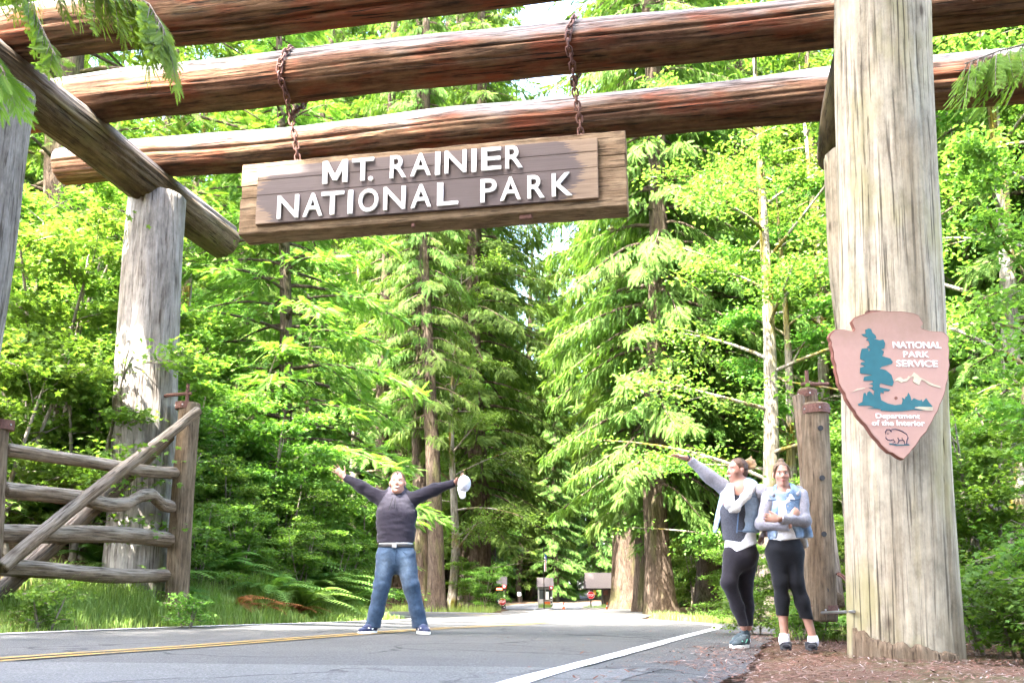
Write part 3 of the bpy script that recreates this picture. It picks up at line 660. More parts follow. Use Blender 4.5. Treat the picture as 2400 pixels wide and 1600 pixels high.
# ------------------------------------------------------------------ log gates
def band(name, c, r, h, parent, mat=None, axis=(0, 0, 1)):
    o = MB().lathe([(r - 0.006, -h/2), (r, -h/2), (r, h/2), (r - 0.006, h/2)], 32).build(name, mat or M['iron'], parent, smooth=False)
    o.location = Vector(c) - parent.location
    for k in range(5):
        a = k * 1.256 + 0.9
        b = MB().lathe([(0.002, 0.0), (0.011, 0.0), (0.009, 0.006)], 8).build('bolt', M['steel'], o, loc=(r * math.cos(a), r * math.sin(a), 0), rot=(R(90), 0, a + R(90)))
    return o
H = Vector((-4.20, 11.60, 0)); GD = (Vector((-5.22, 9.46, 0)) - H); GD.normalize(); GL = 2.50
def gp(s, z, off=0.0):
    n = Vector((GD.y, -GD.x, 0)); 
    if n.x < 0: n = -n
    return Vector((H.x, H.y, 0)) + GD * s + n * off + Vector((0, 0, z))
gate = empty('log_gate', g3(H)); tag(gate, 'open log gate with five rails and a diagonal brace on the grassy left verge', 'gate')
def zpx(py, Y): return at(424, py, Y).z
log('gate_post', gp(0, 0.25), gp(0, zpx(945, 11.6)), 0.145, 0.13, M['gpost'], gate, 21, nr=36)
e1 = gp(GL, 0); zE = at(9, 985, e1.y).z
log('gate_post', gp(GL, 0.25), gp(GL, zE), 0.105, 0.098, M['gpost'], gate, 22, nr=32)
band('iron_band', gp(0, zpx(945, 11.6) - 0.04), 0.142, 0.09, gate); band('iron_band', gp(GL, zE - 0.05), 0.110, 0.10, gate)
MB().tube([gp(0, zpx(945, 11.6)) - gate.location, gp(0, zpx(900, 11.6)) - gate.location], 0.022, 10).build('hinge_pin', M['iron'], gate)
hp = gp(0, zpx(922, 11.6)); tgt = Vector((BL.x + 0.22, BL.y - 0.20, zpx(932, 11.6)))
MB().tube([hp - gate.location + Vector((0.05, 0, 0)), hp - gate.location, (hp + tgt) / 2 - gate.location + Vector((0, 0, 0.015)), tgt - gate.location], 0.024, 8).build('hinge_strap', M['iron'], gate)
def rail(py_l, py_r, rl, rr, seed, **kw):
    A = gp(GL - 0.05, at(9, py_l, e1.y).z); B = gp(0.08, zpx(py_r, 11.5)); return log('rail', A, B, rl, rr, M['rail'], gate, seed, nr=48, rough=0.12, flute=0.09, cracks=9, wob=0.03, step=0.06, **kw)
rail(1040, 1105, 0.066, 0.078, 23); rail(1145, 1192, 0.088, 0.075, 24, path=[(0, 0, 0), (0.42, 0, 0), (0.55, 0.0, -0.05), (0.66, 0, -0.02), (0.75, 0, 0.10), (0.82, 0, 0.13), (0.90, 0, 0.02), (1, 0, 0)])
rail(1243, 1268, 0.095, 0.092, 25); rail(1337, 1346, 0.090, 0.075, 26)
nrm = 0.16
log('brace', gp(GL - 0.02, at(9, 1330, e1.y - 0.1).z, nrm), gp(-0.03, at(456, 962, 11.5).z, nrm), 0.074, 0.062, M['rail'], gate, 27, nr=48, rough=0.10, flute=0.09, cracks=9, wob=0.03, step=0.06)
log('brace', gp(GL * 0.93, at(9, 1420, e1.y).z, -nrm), gp(0.1, at(424, 1015, 11.5).z, -nrm), 0.095, 0.085, M['beam'], gate, 28, nr=32)

# right gate, swung open behind the post so that it is seen end on
G2 = at(1922, 1400, 9.0); G2 = Vector((G2.x, 9.0, gz1(G2.x, 9.0)))
gate2 = empty('log_gate', G2); tag(gate2, 'log gate seen end on with rusty iron bands beside the big grey post', 'gate')
def gr(px, py, Y): return at(px, py, Y)
p0 = gr(1925, 1455, 9.0); p1 = gr(1912, 945, 9.0)
log('gate_post', p0, p1, 0.158, 0.125, M['gpost'], gate2, 31, nr=48, wob=0.01)
b = band('iron_band', p0 + Vector((0, 0, 0.11)), 0.162, 0.085, gate2); band('iron_band', p1 - Vector((0, 0, 0.065)), 0.131, 0.085, gate2)
for py in (1010, 1128, 1258, 1385):
    q = gr(1920, py, 9.0 - 0.138); f = (1455 - py) / 510; q = p0 + (p1 - p0) * f; rr = 0.158 + (0.125 - 0.158) * f
    h_ = MB().lathe([(0.018, -0.03), (0.026, -0.03), (0.026, 0.006), (0.018, 0.006)], 16).build('bolt_socket', M['black'], gate2, loc=q - gate2.location + Vector((0, -rr + 0.004, 0)), rot=(R(90), 0, 0))
    MB().lathe([(0.001, 0), (0.011, 0), (0.010, 0.008)], 10).build('bolt', M['steel'], h_, loc=(0, 0, -0.012))
log('gate_post', gr(1900, 1440, 10.0), gr(1892, 912, 10.0), 0.115, 0.105, M['gpost'], gate2, 32, nr=40)
band('iron_band', gr(1892, 925, 10.0), 0.110, 0.07, gate2)
a = gr(1892, 912, 10.0); MB().tube([a - gate2.location, gr(1890, 868, 10.0) - gate2.location], 0.021, 10).build('hinge_pin', M['iron'], gate2)
c = gr(1890, 900, 10.0); MB().tube([c - gate2.location + Vector((-0.06, 0, 0)), c - gate2.location, Vector((BR.x - 0.1, 10.0, c.z)) - gate2.location], 0.022, 8).build('hinge_strap', M['iron'], gate2)
log('brace', gr(1893, 1380, 9.2), gr(1872, 930, 9.6), 0.058, 0.06, M['rail'], gate2, 33, nr=28, rough=0.09, flute=0.07)
log('brace', gr(1972, 1420, 9.2), gr(1938, 1190, 9.6), 0.052, 0.055, M['rail'], gate2, 34, nr=28)
log('rail', gr(1968, 1412, 8.95), gr(1962, 1405, 11.6), 0.078, 0.08, M['gpost'], gate2, 35, nr=32)
log('rail', gr(1900, 1405, 8.98), gr(1902, 1400, 11.6), 0.075, 0.08, M['gpost'], gate2, 36, nr=32)
MB().tube([gr(1926, 1435, 8.83) - gate2.location, gr(2002, 1432, 7.3) - gate2.location], 0.012, 8).build('steel_rod', M['steel'], gate2)
gch = empty('gate_chain', gr(1985, 1360, 8.3)); tag(gch, 'short steel chain tying the end-on log gate to the big post', 'chain')
LINK2 = LINK.copy(); 
chain([gr(1963, 1343, 9.0), gr(1978, 1352, 8.6), gr(1992, 1366, 8.0)], gch, 0.06)
for o in gch.children: o.scale = (0.6, 0.6, 0.7)

# ------------------------------------------------------------------ foliage
def frond(pairs, ln, w, ang, lw, taper=0.55, curl=0.0):
    """flat spray along +X in the XY plane: pointed leaflets left and right of the axis"""
    V = []; F = []
    for i in range(pairs):
        t_ = (i + 0.6) / pairs; x = ln * t_ * 0.92; L_ = w * (1 - taper * t_) * (0.75 + 0.5 * ((i * 7919) % 13) / 13)
        for s in (-1, 1):
            a = ang * (1.0 - 0.25 * t_) * (1 + 0.12 * ((i * 31 + s) % 5 - 2) / 2); dx, dy = math.cos(a), s * math.sin(a); b = len(V); zz = -curl * (t_ ** 2)
            V += [(x - lw * 1.3, 0, zz), (x + lw * 1.3, 0, zz), (x + dx*L_, dy*L_, zz - 0.16*L_)]
            F.append((b, b+1, b+2))
    b = len(V); V += [(ln*0.78, lw, -curl*0.6), (ln*0.78, -lw, -curl*0.6), (ln*1.12, 0, -curl*1.25)]; F.append((b, b+1, b+2))
    return np.array(V, float), np.array(F)
def leaf_star(lobes=5, r=0.05, inner=0.45):
    V = [(0, 0, 0)]; n = lobes * 2
    for i in range(n):
        a = -math.pi * 0.86 + 1.72 * math.pi * i / (n - 1); rr = r * (1.0 if i % 2 == 1 else inner) * (1.0 - 0.25 * abs(a) / math.pi)
        V.append((r * 0.25 + rr * math.cos(a), rr * math.sin(a), -0.18 * rr))
    F = [(0, i, i + 1) for i in range(1, n)]
    return np.array(V, float), np.array(F)
def leaf_oval(L_=0.08, w=0.028):
    return np.array([(0, 0, 0), (L_*0.35, w, 0.006), (L_*0.75, w*0.7, 0.0), (L_, 0, -0.012), (L_*0.75, -w*0.7, 0.0), (L_*0.35, -w, 0.006)], float), np.array([(0, 1, 2, 3), (0, 3, 4, 5)])
def basis(x, n):
    x = unit(x); y = unit(np.cross(n, x)); z = np.cross(x, y); return np.stack([x, y, z], 2)      # columns
def scatter(tv, tf, P, B, S, var):
    """copies of a template: P (k,3), B (k,3,3), S (k,), var (k,)"""
    k = len(P); n = len(tv)
    V = np.einsum('kij,nj->kni', B, tv) * S[:, None, None] + P[:, None, :]
    F = (tf[None, :, :] + (np.arange(k) * n)[:, None, None]).reshape(-1, tf.shape[1])
    return V.reshape(-1, 3), F, np.repeat(var, n)
def merge(parts):
    V = []; Fs = {}; A = []; n = 0
    for v, f, a in parts:
        V.append(v); A.append(a); Fs.setdefault(f.shape[1], []).append(f + n); n += len(v)
    return np.concatenate(V), [np.concatenate(f) for f in Fs.values()], np.concatenate(A)

CED = frond(7, 0.36, 0.18, R(40), 0.021, 0.6, 0.08)
CEDF = frond(9, 0.30, 0.12, R(38), 0.013, 0.55, 0.05)
HEM = frond(8, 0.36, 0.13, R(55), 0.018, 0.6, 0.05)
STAR = leaf_star(5, 0.062); OVAL = leaf_oval()

def trunk_np(H, r0, seed, flare=0.5, lean=(0, 0), n=14, wob=0.12, top=0.03):
    k = 26; zz = np.linspace(0, 1, k) ** 1.25 * H; o = seed * 3.7
    r = r0 * (1 - zz / H) ** 0.85 + top; r = r * (1 + flare * np.exp(-zz / 0.55))
    P = np.stack([wob * vnoise(zz * 0.12 + o, zz * 0, zz * 0) * np.minimum(zz, 3) + lean[0] * zz, wob * vnoise(zz * 0.12, zz * 0 + o, zz * 0) * np.minimum(zz, 3) + lean[1] * zz, zz - 0.25], 1)
    V, F = tube_np(P, r, n)
    a = np.tile(np.arange(n) / n * 2 * np.pi, k)
    c = np.repeat(P, n, 0); z_ = np.repeat(zz, n)
    V = c + (V - c) * (1 + 0.13 * np.exp(-z_ / 1.5) * np.sin(a * 5 + o) + 0.07 * vnoise(np.cos(a) * 2 + o, np.sin(a) * 2, z_ * 0.5))[:, None]
    return V, F, P, zz
def conifer(seed, H, Rc, z0, nb, kind='cedar', r0=0.32, lean=(0, 0), dens=1.0, droop=1.0, top_cut=1.0, side=None):
    r_ = np.random.default_rng(seed)
    tv, tf, P0, zz = trunk_np(H, r0, seed, lean=lean)
    parts = []; br = [(tv, tf, np.full(len(tv), 0.3))]
    sp, sd, sn, ss, sv = [], [], [], [], []
    for b in range(nb):
        u = (b + r_.random()) / nb; h = z0 + (H * top_cut - z0) * u
        prof = (1 - h / H) ** 0.75 * (0.55 + 0.45 * min(1, (h - z0 + 1.2) / (0.18 * H)))
        L = max(0.5, Rc * prof * r_.uniform(0.62, 1.12)); az = b * 2.39996 + r_.uniform(-.4, .4)
        if side is not None and r_.random() < 0.6: az = side + r_.uniform(-1.3, 1.3)
        d = np.array([math.cos(az), math.sin(az), 0]); sdv = np.array([-d[1], d[0], 0])
        o = np.array([np.interp(h, zz, P0[:, 0]), np.interp(h, zz, P0[:, 1]), h])
        dr = droop * r_.uniform(0.7, 1.25); sway = r_.uniform(-.25, .25)
        f = lambda t: o + d * (L * t)[:, None] + sdv * (L * sway * t * t)[:, None] + np.array([0, 0, 1.0]) * (L * ((0.16 * t - 0.80 * dr * t ** 2 + 0.34 * dr * t ** 3) if kind == 'cedar' else (0.20 * t - 0.36 * dr * t ** 2)))[:, None]
        tt = np.linspace(0, 1, 6); rb = 0.012 + 0.011 * L
        v, q = tube_np(f(tt), rb * (1 - 0.85 * tt) + 0.004, 4); br.append((v, q, np.full(len(v), 0.5)))
        n = max(5, int(L * (17 if kind == 'cedar' else 15) * dens * (0.6 + 0.4 * L / 3)))
        t = r_.uniform(0.12, 1.0, n) ** 0.75
        off = r_.uniform(-1, 1, n) * (0.10 + 0.30 * L * (1.05 - t) * (0.8 if kind == 'cedar' else 1.0)) 
        P = f(t) + sdv * off[:, None] + d * (np.abs(off) * 0.45)[:, None]
        P[:, 2] += -np.abs(off) * (0.42 if kind == 'cedar' else 0.18) * dr + r_.normal(0, 0.05, n)
        sg = np.sign(off)
        dirv = d * r_.uniform(0.35, 0.9, n)[:, None] + sdv * (sg * r_.uniform(0.2, 0.9, n))[:, None]
        dirv = dirv + r_.normal(0, 0.22, (n, 3))
        dirv[:, 2] += -r_.uniform(0.15, 0.95, n) * dr if kind == 'cedar' else -r_.uniform(0.05, 0.45, n)
        nrm = r_.normal(0, 0.33, (n, 3)) + (d * 0.55 if kind == 'cedar' else 0) + np.array([0, 0, 0.8 if kind == 'cedar' else 1.0])
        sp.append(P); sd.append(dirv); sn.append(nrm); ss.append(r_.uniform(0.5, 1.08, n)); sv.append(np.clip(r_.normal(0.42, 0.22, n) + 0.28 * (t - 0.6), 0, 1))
    P = np.concatenate(sp); B = basis(np.concatenate(sd), np.concatenate(sn))
    tmpl = CED if kind == 'cedar' else HEM
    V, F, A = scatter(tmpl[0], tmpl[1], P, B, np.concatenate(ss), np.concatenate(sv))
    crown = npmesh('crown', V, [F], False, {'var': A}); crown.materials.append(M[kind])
    tV, tF, tA = merge(br)
    tr = npmesh('trunk', tV, tF, True, {'up': np.zeros(len(tV))}); tr.materials.append(M['bark'])
    return tr, crown

def broadleaf(seed, H, Rc, z0, nb, nleaf, kind='maple', r0=0.10, lean=(0, 0), stems=1, moss=False, flat=0.55, leafs=1.0, spread=0.55):
    """limbs fork twice; leaves sit in layered plates on the twigs"""
    r_ = np.random.default_rng(seed); br = []; tips = []
    for s in range(stems):
        ln = (lean[0] + (r_.uniform(-.32, .32) if stems > 1 else 0), lean[1] + (r_.uniform(-.32, .32) if stems > 1 else 0))
        base = np.array([r_.uniform(-.25, .25), r_.uniform(-.25, .25), 0]) if stems > 1 else np.zeros(3)
        hs = H * r_.uniform(0.75, 1.0)
        tv, tf, P0, zz = trunk_np(hs, r0, seed + s, 0.35, ln, 10, 0.10, 0.012); br.append((tv + base, tf, np.full(len(tv), 0.4)))
        for b in range(nb):
            h = z0 + (hs - z0) * ((b + r_.random()) / nb) ** 0.9; o = base + np.array([np.interp(h, zz, P0[:, 0]), np.interp(h, zz, P0[:, 1]), h])
            L = Rc * r_.uniform(0.45, 1.1) * (1 - 0.45 * max(0, (h - z0) / (hs - z0))); az = b * 2.4 + r_.uniform(-.5, .5) + s
            el = r_.uniform(0.1, 0.8); d = np.array([math.cos(az) * math.cos(el), math.sin(az) * math.cos(el), math.sin(el)])
            tt = np.linspace(0, 1, 7); bend = r_.normal(0, 0.12, 3); bend[2] -= 0.18
            f = o + d * (L * tt)[:, None] + bend * (L * tt ** 2)[:, None]
            rb = r0 * 0.28 * (1 - h / hs * 0.6)
            v, q = tube_np(f, rb * (1 - 0.85 * tt) + 0.004, 6); br.append((v, q, np.full(len(v), 0.6)))
            for k in range(4):
                t = r_.uniform(0.3, 1.0); o2 = np.array([np.interp(t, tt, f[:, c]) for c in range(3)])
                d2 = unit(d + r_.normal(0, 0.6, 3)); d2[2] *= 0.5; L2 = L * r_.uniform(0.2, 0.5)
                f2 = o2 + d2 * (L2 * np.linspace(0, 1, 4))[:, None] + np.array([0, 0, -0.12 * L2]) * (np.linspace(0, 1, 4) ** 2)[:, None]
                v, q = tube_np(f2, [0.010, 0.008, 0.005, 0.003], 4); br.append((v, q, np.full(len(v), 0.5)))
                for m in range(3):
                    w = r_.uniform(0.2, 1.0); tips.append((f2[0] + (f2[-1] - f2[0]) * w, L2))
            tips.append((f[-1], L * 0.3))
    T = np.array([t[0] for t in tips]); Lw = np.array([max(0.22, t[1] * 0.6) for t in tips])
    ci = r_.integers(0, len(T), nleaf)
    off = r_.normal(0, 1, (nleaf, 3)); off[:, 2] *= flat * 0.5
    P = T[ci] + off * (Lw[ci] * spread)[:, None]
    x = r_.normal(0, 1, (nleaf, 3)); x[:, 2] = x[:, 2] * 0.35 - 0.25
    nr = r_.normal(0, 0.38, (nleaf, 3)); nr[:, 2] += 1.0
    B = basis(x, nr); cv = r_.normal(0.45, 0.16, len(T))
    var = np.clip(cv[ci] + r_.normal(0, 0.16, nleaf), 0, 1)
    tm = STAR if kind == 'maple' else OVAL
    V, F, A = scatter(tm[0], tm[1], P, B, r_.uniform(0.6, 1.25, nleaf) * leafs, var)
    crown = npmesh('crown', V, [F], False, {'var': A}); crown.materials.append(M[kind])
    tV, tF, tA = merge(br)
    up = 0.15 + 0.6 * (vnoise(tV[:, 0] * 3, tV[:, 1] * 3, tV[:, 2] * 0.8 + seed) > 0.1) if moss else np.zeros(len(tV))
    tr = npmesh('trunk', tV, tF, True, {'up': up}); tr.materials.append(M['alderbark'] if moss or kind == 'alder' else M['twig'])
    return tr, crown

def plant(name, proto, x, y, s=1.0, rz=0.0, label=None, cat='tree', group=None, dz=0.0, tilt=(0, 0)):
    e = empty(name, (x, y, gz1(x, y) + dz), rz); e.scale = (s, s, s); e.rotation_euler = (tilt[0], tilt[1], rz)
    link('trunk' if cat == 'tree' else 'stem', proto[0], None, e); link('crown' if cat == 'tree' else 'foliage', proto[1], None, e)
    return tag(e, label, cat, group)

C1 = conifer(101, 32, 4.8, 2.6, 260, 'cedar', 0.40, dens=3.3)
C3 = conifer(103, 36, 4.4, 6.0, 190, 'cedar', 0.46, dens=2.6)
C4 = conifer(104, 27, 4.4, 0.9, 240, 'cedar', 0.34, dens=2.8, droop=1.1)
C2 = C4
H1 = conifer(105, 15, 3.4, 0.5, 130, 'hemlock', 0.13, dens=3.0)
H2 = conifer(106, 28, 3.9, 1.5, 170, 'hemlock', 0.30, dens=2.2)
A1 = broadleaf(201, 15, 4.2, 2.0, 26, 17000, 'alder', 0.20, (0.05, 0), 1, True, leafs=1.25)
A2 = broadleaf(202, 12, 3.6, 1.2, 22, 15000, 'alder', 0.16, (-0.06, 0.02), 1, True, leafs=1.15)
V1 = broadleaf(203, 4.4, 1.9, 0.3, 9, 15000, 'maple', 0.035, (0, 0), 5, leafs=1.0, spread=0.7)
V2 = broadleaf(204, 3.4, 1.7, 0.2, 8, 10000, 'maple', 0.03, (0, 0), 4, leafs=1.0, spread=0.75)
V3 = broadleaf(205, 1.1, 0.75, 0.1, 6, 1600, 'maple', 0.014, (0, 0), 4, leafs=1.0, spread=0.8)

# --- recognisable trees
plant('cedar_tree', C3, -3.0, 30.5, 0.95, 0.3, 'straight pale cedar trunk just behind the man, left of the leaning one').scale = (0.56, 0.56, 0.95)
plant('cedar_tree', C3, -2.35, 29.2, 0.85, 2.1, 'pale cedar trunk leaning to the right behind the cap', tilt=(0, R(6.5))).scale = (0.55, 0.55, 0.9)
plant('cedar_tree', C3, -4.6, 33, 0.95, 1.0, 'cedar with its trunk half hidden left of the two pale trunks').scale = (0.6, 0.6, 0.95)
plant('cedar_tree', C1, -1.5, 39, 0.95, 4.0, 'dark trunked cedar beside the small hut with the open sign').scale = (1.1, 1.1, 1.2)
plant('cedar_tree', C1, 3.95, 24.5, 0.92, 0.5, 'big cedar with flared reddish trunk and drooping boughs right of the road').scale = (0.80, 0.80, 1.2)
plant('cedar_tree', C1, 4.0, 28.0, 1.05, 3.0, 'dark trunked cedar just left of the big flared cedar').scale = (0.7, 0.7, 1.25)
plant('cedar_tree', C1, 5.7, 27.0, 0.95, 5.0, 'dark cedar trunk between the big flared cedar and the pointing woman')
plant('cedar_tree', C3, 4.95, 40, 1.1, 2.0, 'mossy trunked cedar standing against the right end of the shingle roof')
for x_, y_, r_z, lb_ in ((-2.6, 50, 0.4, 'tall cedar with high boughs left above the checkpoint road'), (6.6, 53, 2.4, 'tall cedar with high boughs right above the checkpoint road'), (-3.4, 62, 4.0, 'far tall cedar on the left of the checkpoint road'), (-2.3, 73, 1.0, 'very tall far cedar left of the sunlit middle hut'), (9.4, 71, 2.9, 'very tall far cedar right of the wide shingle roof')):
    plant('cedar_tree', C3, x_, y_, 1.2, r_z, lb_).scale = (1.75, 1.75, 1.95)
plant('hemlock_tree', H1, -4.75, 18.2, 1.0, 0.8, 'young hemlock with thin speckled trunk and flat pale green sprays below the sign')
plant('alder_tree', A1, 5.3, 19.5, 1.0, 0.4, 'mossy alder with bent pale trunk left of the big grey post')
plant('alder_tree', A2, 6.3, 21.5, 1.05, 2.2, 'slimmer mossy alder behind the bent one, left of the big post')
plant('alder_tree', A2, 6.75, 12.8, 1.0, 3.6, 'pale mossy trunk leaning at the right edge of the photo behind the big post', tilt=(0, R(-6)))
plant('alder_tree', A1, 8.6, 15.5, 1.0, 1.0, 'mossy alder further back at the right edge of the photo')
plant('vine_maple', V1, -6.3, 12.7, 1.05, 0.2, 'tall bright green vine maple left of the silver back post', 'shrub', 'vine maples on the left bank')
plant('vine_maple', V1, -7.6, 13.8, 1.15, 1.9, 'vine maple at the left edge of the photo beyond the near post', 'shrub', 'vine maples on the left bank')
plant('vine_maple', V2, -5.6, 11.9, 0.95, 3.3, 'vine maple whose leaves hang across the silver back post', 'shrub', 'vine maples on the left bank')
plant('vine_maple', V2, -6.1, 10.9, 0.9, 5.1, 'low vine maple showing between the gate rails', 'shrub', 'vine maples on the left bank')
plant('vine_maple', V1, 5.5, 11.0, 0.72, 2.5, 'leafy vine maple right of the big grey post', 'shrub', 'vine maples on the right')
plant('vine_maple', V2, 6.7, 9.9, 0.9, 0.9, 'vine maple boughs at the right edge of the photo', 'shrub', 'vine maples on the right')

for i_, (x_, y_, p_, s_c, lb_) in enumerate(((-8.2, 21.5, A1, .95, 'behind the young hemlock'), (-11.5, 19.5, A2, 1.1, 'far left behind the vine maples'), (-6.4, 25.5, A2, .9, 'left of the two pale trunks'), (-10.5, 26, A1, 1.1, 'on the slope behind the silver post'), (-13.5, 23, A1, 1.0, 'high on the left slope'), (-6.0, 37, A1, 1.2, 'behind the pale trunks'),
        (-2.2, 33.5, A1, .85, 'above the cap'), (7.9, 23.5, A1, 1.05, 'behind the slim mossy alder'), (9.4, 19.5, A2, 1.1, 'right of the mossy alders behind the big post'), (7.4, 30, A2, 1.1, 'behind the big flared cedar'), (10.8, 24, A1, 1.1, 'far right beyond the big post'), (11.5, 17.5, A2, 1.0, 'at the right edge beyond the leaning trunk'), (8.0, 40, A1, 1.2, 'right of the shingle roof'), (-2.6, 47, A2, 1.1, 'left of the hut with the open sign'), (9.5, 33, A1, 1.1, 'far behind the mossy alders'))):
    plant('alder_tree', p_, x_, y_, s_c, i_ * 1.9, 'pale green leafy alder ' + lb_, 'tree', 'alders among the cedars')
# --- forest behind: rows that thicken away from the road
protos = [C1, C2, C4, H2, C3]
spots = []
r_ = np.random.default_rng(55)
cand = []
for x in np.arange(-46, 48, 3.4):
    for y in np.arange(17, 140, 4.6):
        cand.append((x + r_.uniform(-1.3, 1.3), y + r_.uniform(-1.8, 1.8)))
cand.sort(key=lambda p: p[1])
for x, y in cand:
    if abs(x) > 0.60 * y + 7: continue
    dl, sl = poly_side(np.array([x]), np.array([y]), LE); dr, sr = poly_side(np.array([x]), np.array([y]), RE)
    if sl[0] <= 0 and sr[0] >= 0: continue
    if sr[0] < 0 and dr[0] < 2.6: continue
    if sl[0] > 0 and dl[0] < 3.4 + 0.8: continue
    kl = np.interp(y, KL[:, 1], KL[:, 0]); kr = np.interp(y, KR[:, 1], KR[:, 0])
    gap = 3.4 if y < 92 else 5.5
    if y < 170 and kl - gap < x < kr + gap: continue
    if x < 0 and y < 27.5 and x > -7 : continue
    if -8.5 < x < -1.5 and 27 < y < 42: continue
    if 2 < x < 9 and y < 30: continue
    if y > 60 and abs(x) > 34: continue
    if any((x - a) ** 2 + (y - b) ** 2 < (2.2 if y < 45 else 3.2) ** 2 for a, b in spots): continue
    # skip what stands behind several nearer rows
    ang = x / y
    hid = sum(1 for a, b in spots if b < y - 2 and abs(a / b - ang) < 1.4 / b)
    if hid > 5: continue
    spots.append((x, y))
far = [(0, 128), (4.5, 131), (-4.5, 125), (8.5, 127), (2, 140), (12.5, 133), (-9, 133), (6.5, 146), (-2, 150), (-1.2, 121), (5.5, 122), (11.0, 124), (13.6, 126.5), (16.5, 124)]
spots += far
FOREST = len(spots)
for i, (x, y) in enumerate(spots):
    p = protos[int(r_.integers(0, 5))]
    if 30 < y < 100 and abs(x - 3) < 8 and p is C4: p = C1
    if (x, y) in ((11.0, 124), (13.6, 126.5), (16.5, 124)): p = C4
    nm = 'hemlock_tree' if p is H2 else 'cedar_tree'
    px_ = 1200 + x / y * FPX
    if y < 60: bins = ((0, 'behind the near left post'), (250, 'behind the silver back post'), (440, 'behind the young hemlock right of the gate'), (720, 'above the fern bank left of the man'), (930, 'behind the two pale trunks'), (1180, 'over the checkpoint road'), (1420, 'behind the big flared cedar'), (1700, 'behind the mossy alders'), (1930, 'behind the big grey post'), (2180, 'at the right edge of the photo'))
    else: bins = ((0, 'far behind the left bank'), (1000, 'beyond the hut with the open sign'), (1215, 'beyond the sunlit middle hut'), (1340, 'beyond the wide shingle roof'), (1600, 'far behind the right hand trees'))
    reg = [w_ for q_, w_ in bins if px_ >= q_ or q_ == 0][-1]; dist_ = 'first row ' if y < 27 else 'second row ' if y < 40 else 'third row ' if y < 60 else 'distant '
    kd = 'hemlock' if p is H2 else 'cedar'
    e_ = plant(nm, p, x, y, float(r_.uniform(0.85, 1.2)), float(r_.uniform(0, 6.28)), dist_ + kd + ' ' + reg, 'tree', dist_ + kd + 's ' + reg)
    if y > 120 and x > -12 and x < 14: e_.scale = (1.5, 1.5, 1.6)
    if 34 < y < 58 and abs(x - 2) < 12: e_.scale = (1.25, 1.25, 1.2)
    if 58 <= y < 105 and abs(x - 3) < 26: e_.scale = (1.6, 1.6, 1.75)
print('forest trees', FOREST)
# --- trees beside and behind the camera that shade the road
for i, (p, x, y, s, rz) in enumerate(((C1, -7.6, -4.6, 1.0, 1.0), (C4, -8.8, -9.5, 1.15, 2.0), (C1, 0.75, -3.4, 1.0, 4.0), (C4, 1.2, -7.2, 1.15, 3.0), (C1, 3.9, -4.4, 1.0, 5.0), (C4, -0.4, -11.5, 1.1, 5.0), (C1, 6.5, -9, 1.0, 1.0), (C3, -7.6, -1.7, 0.85, 2.2))):
    e_ = plant('cedar_tree', p, x, y, s, rz, 'cedar standing beside the road behind the photographer', 'tree', 'cedars beside the road behind the photographer')
    e_.scale = (s * (1.35 if x < -5 else 1.85), s * (1.35 if x < -5 else 1.85), s * 1.35)

# ------------------------------------------------------------------ cedar boughs that hang into the frame from trees just outside it
def bough(path, seed, n_side, ln, name='bough', parent=None, sc=1.0):
    r_ = np.random.default_rng(seed); P = np.array([tuple(p) for p in path], float)
    tt = np.linspace(0, 1, len(P)); br = []; sp, sd, sn, ss, sv = [], [], [], [], []
    v, q = tube_np(P, np.linspace(0.016, 0.004, len(P)), 6); br.append((v, q, np.full(len(v), .5)))
    f = lambda t: np.array([np.interp(t, tt, P[:, k]) for k in range(3)])
    for i in range(n_side):
        t = 0.05 + 0.95 * (i + r_.random()) / n_side; o = f(t); ax = unit(f(min(1, t + 0.05)) - f(max(0, t - 0.05)))
        sdv = unit(np.cross(ax, (0, 0, 1))) * (1 if i % 2 else -1)
        d = ax * r_.uniform(0.3, 0.8) + sdv * r_.uniform(0.15, 0.7) + np.array([0, 0, -r_.uniform(0.5, 1.2)]); d = unit(d)
        L = ln * r_.uniform(0.6, 1.15) * (1.1 - 0.55 * t); k = max(5, int(L / 0.035)); u = np.linspace(0, 1, k)
        Q = o + d * (L * u)[:, None] + np.array([0, 0, -0.25 * L]) * (u ** 2)[:, None]
        v, q = tube_np(Q, np.linspace(0.005, 0.0015, k), 4); br.append((v, q, np.full(len(v), .5)))
        pn = unit(np.cross(d, sdv) + r_.normal(0, .2, 3)); sv2 = np.cross(pn, d)
        for j in range(1, k):
            for s in (-1, 1):
                dd = d * 0.8 + sv2 * s * r_.uniform(0.5, 0.8) + np.array([0, 0, -0.25])
                sp.append(Q[j]); sd.append(dd); sn.append(pn + r_.normal(0, .22, 3)); ss.append(r_.uniform(0.30, 0.55) * (1.15 - 0.6 * u[j]) * sc); sv.append(np.clip(0.55 + r_.normal(0, .15) + 0.2 * u[j], 0, 1))
        sp.append(Q[-1]); sd.append(d); sn.append(pn); ss.append(0.3 * sc); sv.append(0.8)
    V, F, A = scatter(CEDF[0], CEDF[1], np.array(sp), basis(np.array(sd), np.array(sn)), np.array(ss), np.array(sv))
    c0 = Vector(parent.location)
    me = npmesh(name, V - np.array(c0), [F], False, {'var': A}); link(name, me, M['sprig'], parent)
    tV, tF, tA = merge(br); tw = npmesh('twig', tV - np.array(c0), tF, True); link('twig', tw, M['twig'], parent)
    return me
def pts(*a): return [at(px, py, Y) for px, py, Y in a]
bl_tree = plant('cedar_tree', C4, -6.7, 5.6, 0.9, 2.0, 'cedar out of frame whose boughs hang into the top left corner of the photo')
bl_tree.scale = (1, 1, 1); bl_tree.rotation_euler = (0, 0, 0)
for c_ in bl_tree.children: c_.scale = (0.33, 0.33, 0.36)
